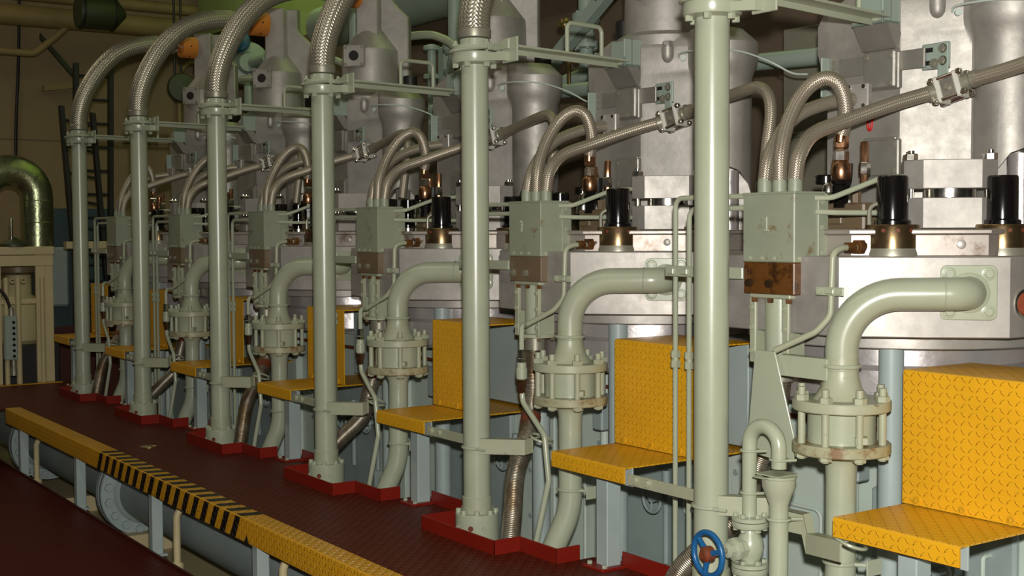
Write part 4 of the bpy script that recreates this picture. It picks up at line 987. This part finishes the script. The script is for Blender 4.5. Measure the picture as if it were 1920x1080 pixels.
def rear_hose():
    t = thing('rear_hose', '-', 'hose', (0, 1.2, 2.2))
    part('hose', MB().tube(spline([(-.03, 1.20, 2.262), (.10, 1.23, 2.255), (.19, 1.25, 2.235), (.35, 1.25, 2.17), (.45, 1.25, 2.06)], 6), .024, 14), 'sage', t)
    return t
rep(rear_hose(), [3, 4, 5], 'sage hose curving out of the valve tower, {o}', 'rear hoses')
rep(rear_line(), [0, 1, 2], 'pale blue pipe crossing low behind the valve bodies, {o}', 'rear pipes')
def rear_valve():
    t = thing('flanged_valve', '-', 'valve', (-1.20, 1.45, 1.9)); o = (-1.20, 1.45, 0)
    part('stack', MB().lathe([(.035, 1.95), (.035, 1.99), (.066, 1.995), (.066, 2.015), (.035, 2.02), (.035, 2.05), (.066, 2.055), (.066, 2.075), (.04, 2.08), (.045, 2.12), (.036, 2.16), (.036, 2.18), (.072, 2.185), (.072, 2.225), (.04, 2.23), (.04, 2.6)], o, n=32), 'light_blue', t)
    for z in (2.016, 2.076, 2.226):
        for p in circ((-1.20, 1.45, z), .054, 6): part('bolt', MB().hexa(p, (0, 0, 1), .010, .012).hexa(p-V(0, 0, .021 if z < 2.2 else .042), (0, 0, -1), .010, .010), 'light_blue', t)
    part('elbow', MB().tube(fillet([(-1.20, 1.45, 1.97), (-1.20, 1.45, 1.925), (-1.34, 1.43, 1.90)], .04, 8), .036, 20), 'light_blue', t)
    return t
rep(rear_valve(), [1, 2, 3], 'pale blue stacked flanged valve behind the handle bars, {o}', 'flanged valves')
def rear_brace():
    t = thing('diagonal_brace', '-', 'brace', (-2.6, 1.24, 1.85))
    m = MB(); a, b = V(-2.60, 1.24, 1.88), V(-1.90, 1.24, 2.31)
    part('beam', m.obox((a+b)/2, b-a, (0, 1, 0), (b-a).cross(V(0, 1, 0)), (b-a).length/2, .03, .03, .003), 'light_blue', t)
    a, b = V(-2.22, 1.235, 2.45), V(-2.05, 1.235, 2.22)
    part('cross_beam', MB().obox((a+b)/2, b-a, (0, 1, 0), (b-a).cross(V(0, 1, 0)), (b-a).length/2, .025, .025, .003), 'light_blue', t)
    return t
rep(rear_brace(), [0], 'pale blue diagonal brace crossing behind the handles of the nearest support bars', 'braces')
t = thing('brass_horn', 'small brass cup fitting sticking up behind the second support bar', 'fitting', (-2.33, 1.25, 1.85))
part('cup', MB().lathe([(.010, 0), (.010, .03), (.022, .055), (.032, .06), (.032, .08), (.015, .084)], (-2.33, 1.25, 2.09), (-.5, 0, .8), 18).cyl((-2.33, 1.25, 1.85), (-2.33, 1.25, 2.09), .010, 8), 'brass', t)
# ================================================================ camera and light
cam = bpy.data.cameras.new('camera'); co = bpy.data.objects.new('camera', cam); C.objects.link(co)
yaw, pit, rol = 0.60295, -0.04477, -0.00453
CAM = V(2.71941, -2.57109, 1.135)
fw = V(-math.cos(yaw)*math.cos(pit), math.sin(yaw)*math.cos(pit), math.sin(pit))
r = V(math.sin(yaw), math.cos(yaw), 0); up = r.cross(fw)
r2 = r*math.cos(rol)+up*math.sin(rol); u2 = up*math.cos(rol)-r*math.sin(rol)
mw = Matrix.Identity(4)
for j in range(3): mw[j][0] = r2[j]; mw[j][1] = u2[j]; mw[j][2] = -fw[j]; mw[j][3] = CAM[j]
co.matrix_world = mw; cam.sensor_width = 36; cam.lens = 2406.4/1920*36; cam.clip_start = .05
bpy.context.scene.camera = co
def light(name, typ, loc, energy, col=(1, 1, 1), **kw):
    l = bpy.data.lights.new(name, typ); l.energy = energy; l.color = col
    for k, v in kw.items(): setattr(l, k, v)
    o = bpy.data.objects.new(name, l); C.objects.link(o); o.location = loc; return o
light('camera_flash', 'POINT', CAM+u2*.17+r2*.03-fw*.02, 680, (1, .965, .90), shadow_soft_size=.035)
def area(name, loc, size, size_y, energy, col, rot=(0, 0, 0)):
    o = light(name, 'AREA', loc, energy, col, shape='RECTANGLE', size=size, size_y=size_y); o.rotation_euler = rot; return o
area('ceiling_tube', (-2, -2.2, 4.5), 6, .25, 36, (1, .95, .74))
area('ceiling_tube', (-8.5, -1.5, 4.5), 3, .25, 22, (1, .88, .62))
area('ceiling_tube', (-5, 1.6, 4.4), 7, .2, 48, (.80, 1, .40), (math.radians(55), 0, 0))
w = bpy.data.worlds.new('world'); bpy.context.scene.world = w; w.use_nodes = True
w.node_tree.nodes['Background'].inputs[0].default_value = (.80, .82, .62, 1); w.node_tree.nodes['Background'].inputs[1].default_value = .014
vs = bpy.context.scene.view_settings
vs.view_transform = 'Standard'; vs.look = 'None'; vs.gamma = 1; vs.use_curve_mapping = False; vs.exposure = 0
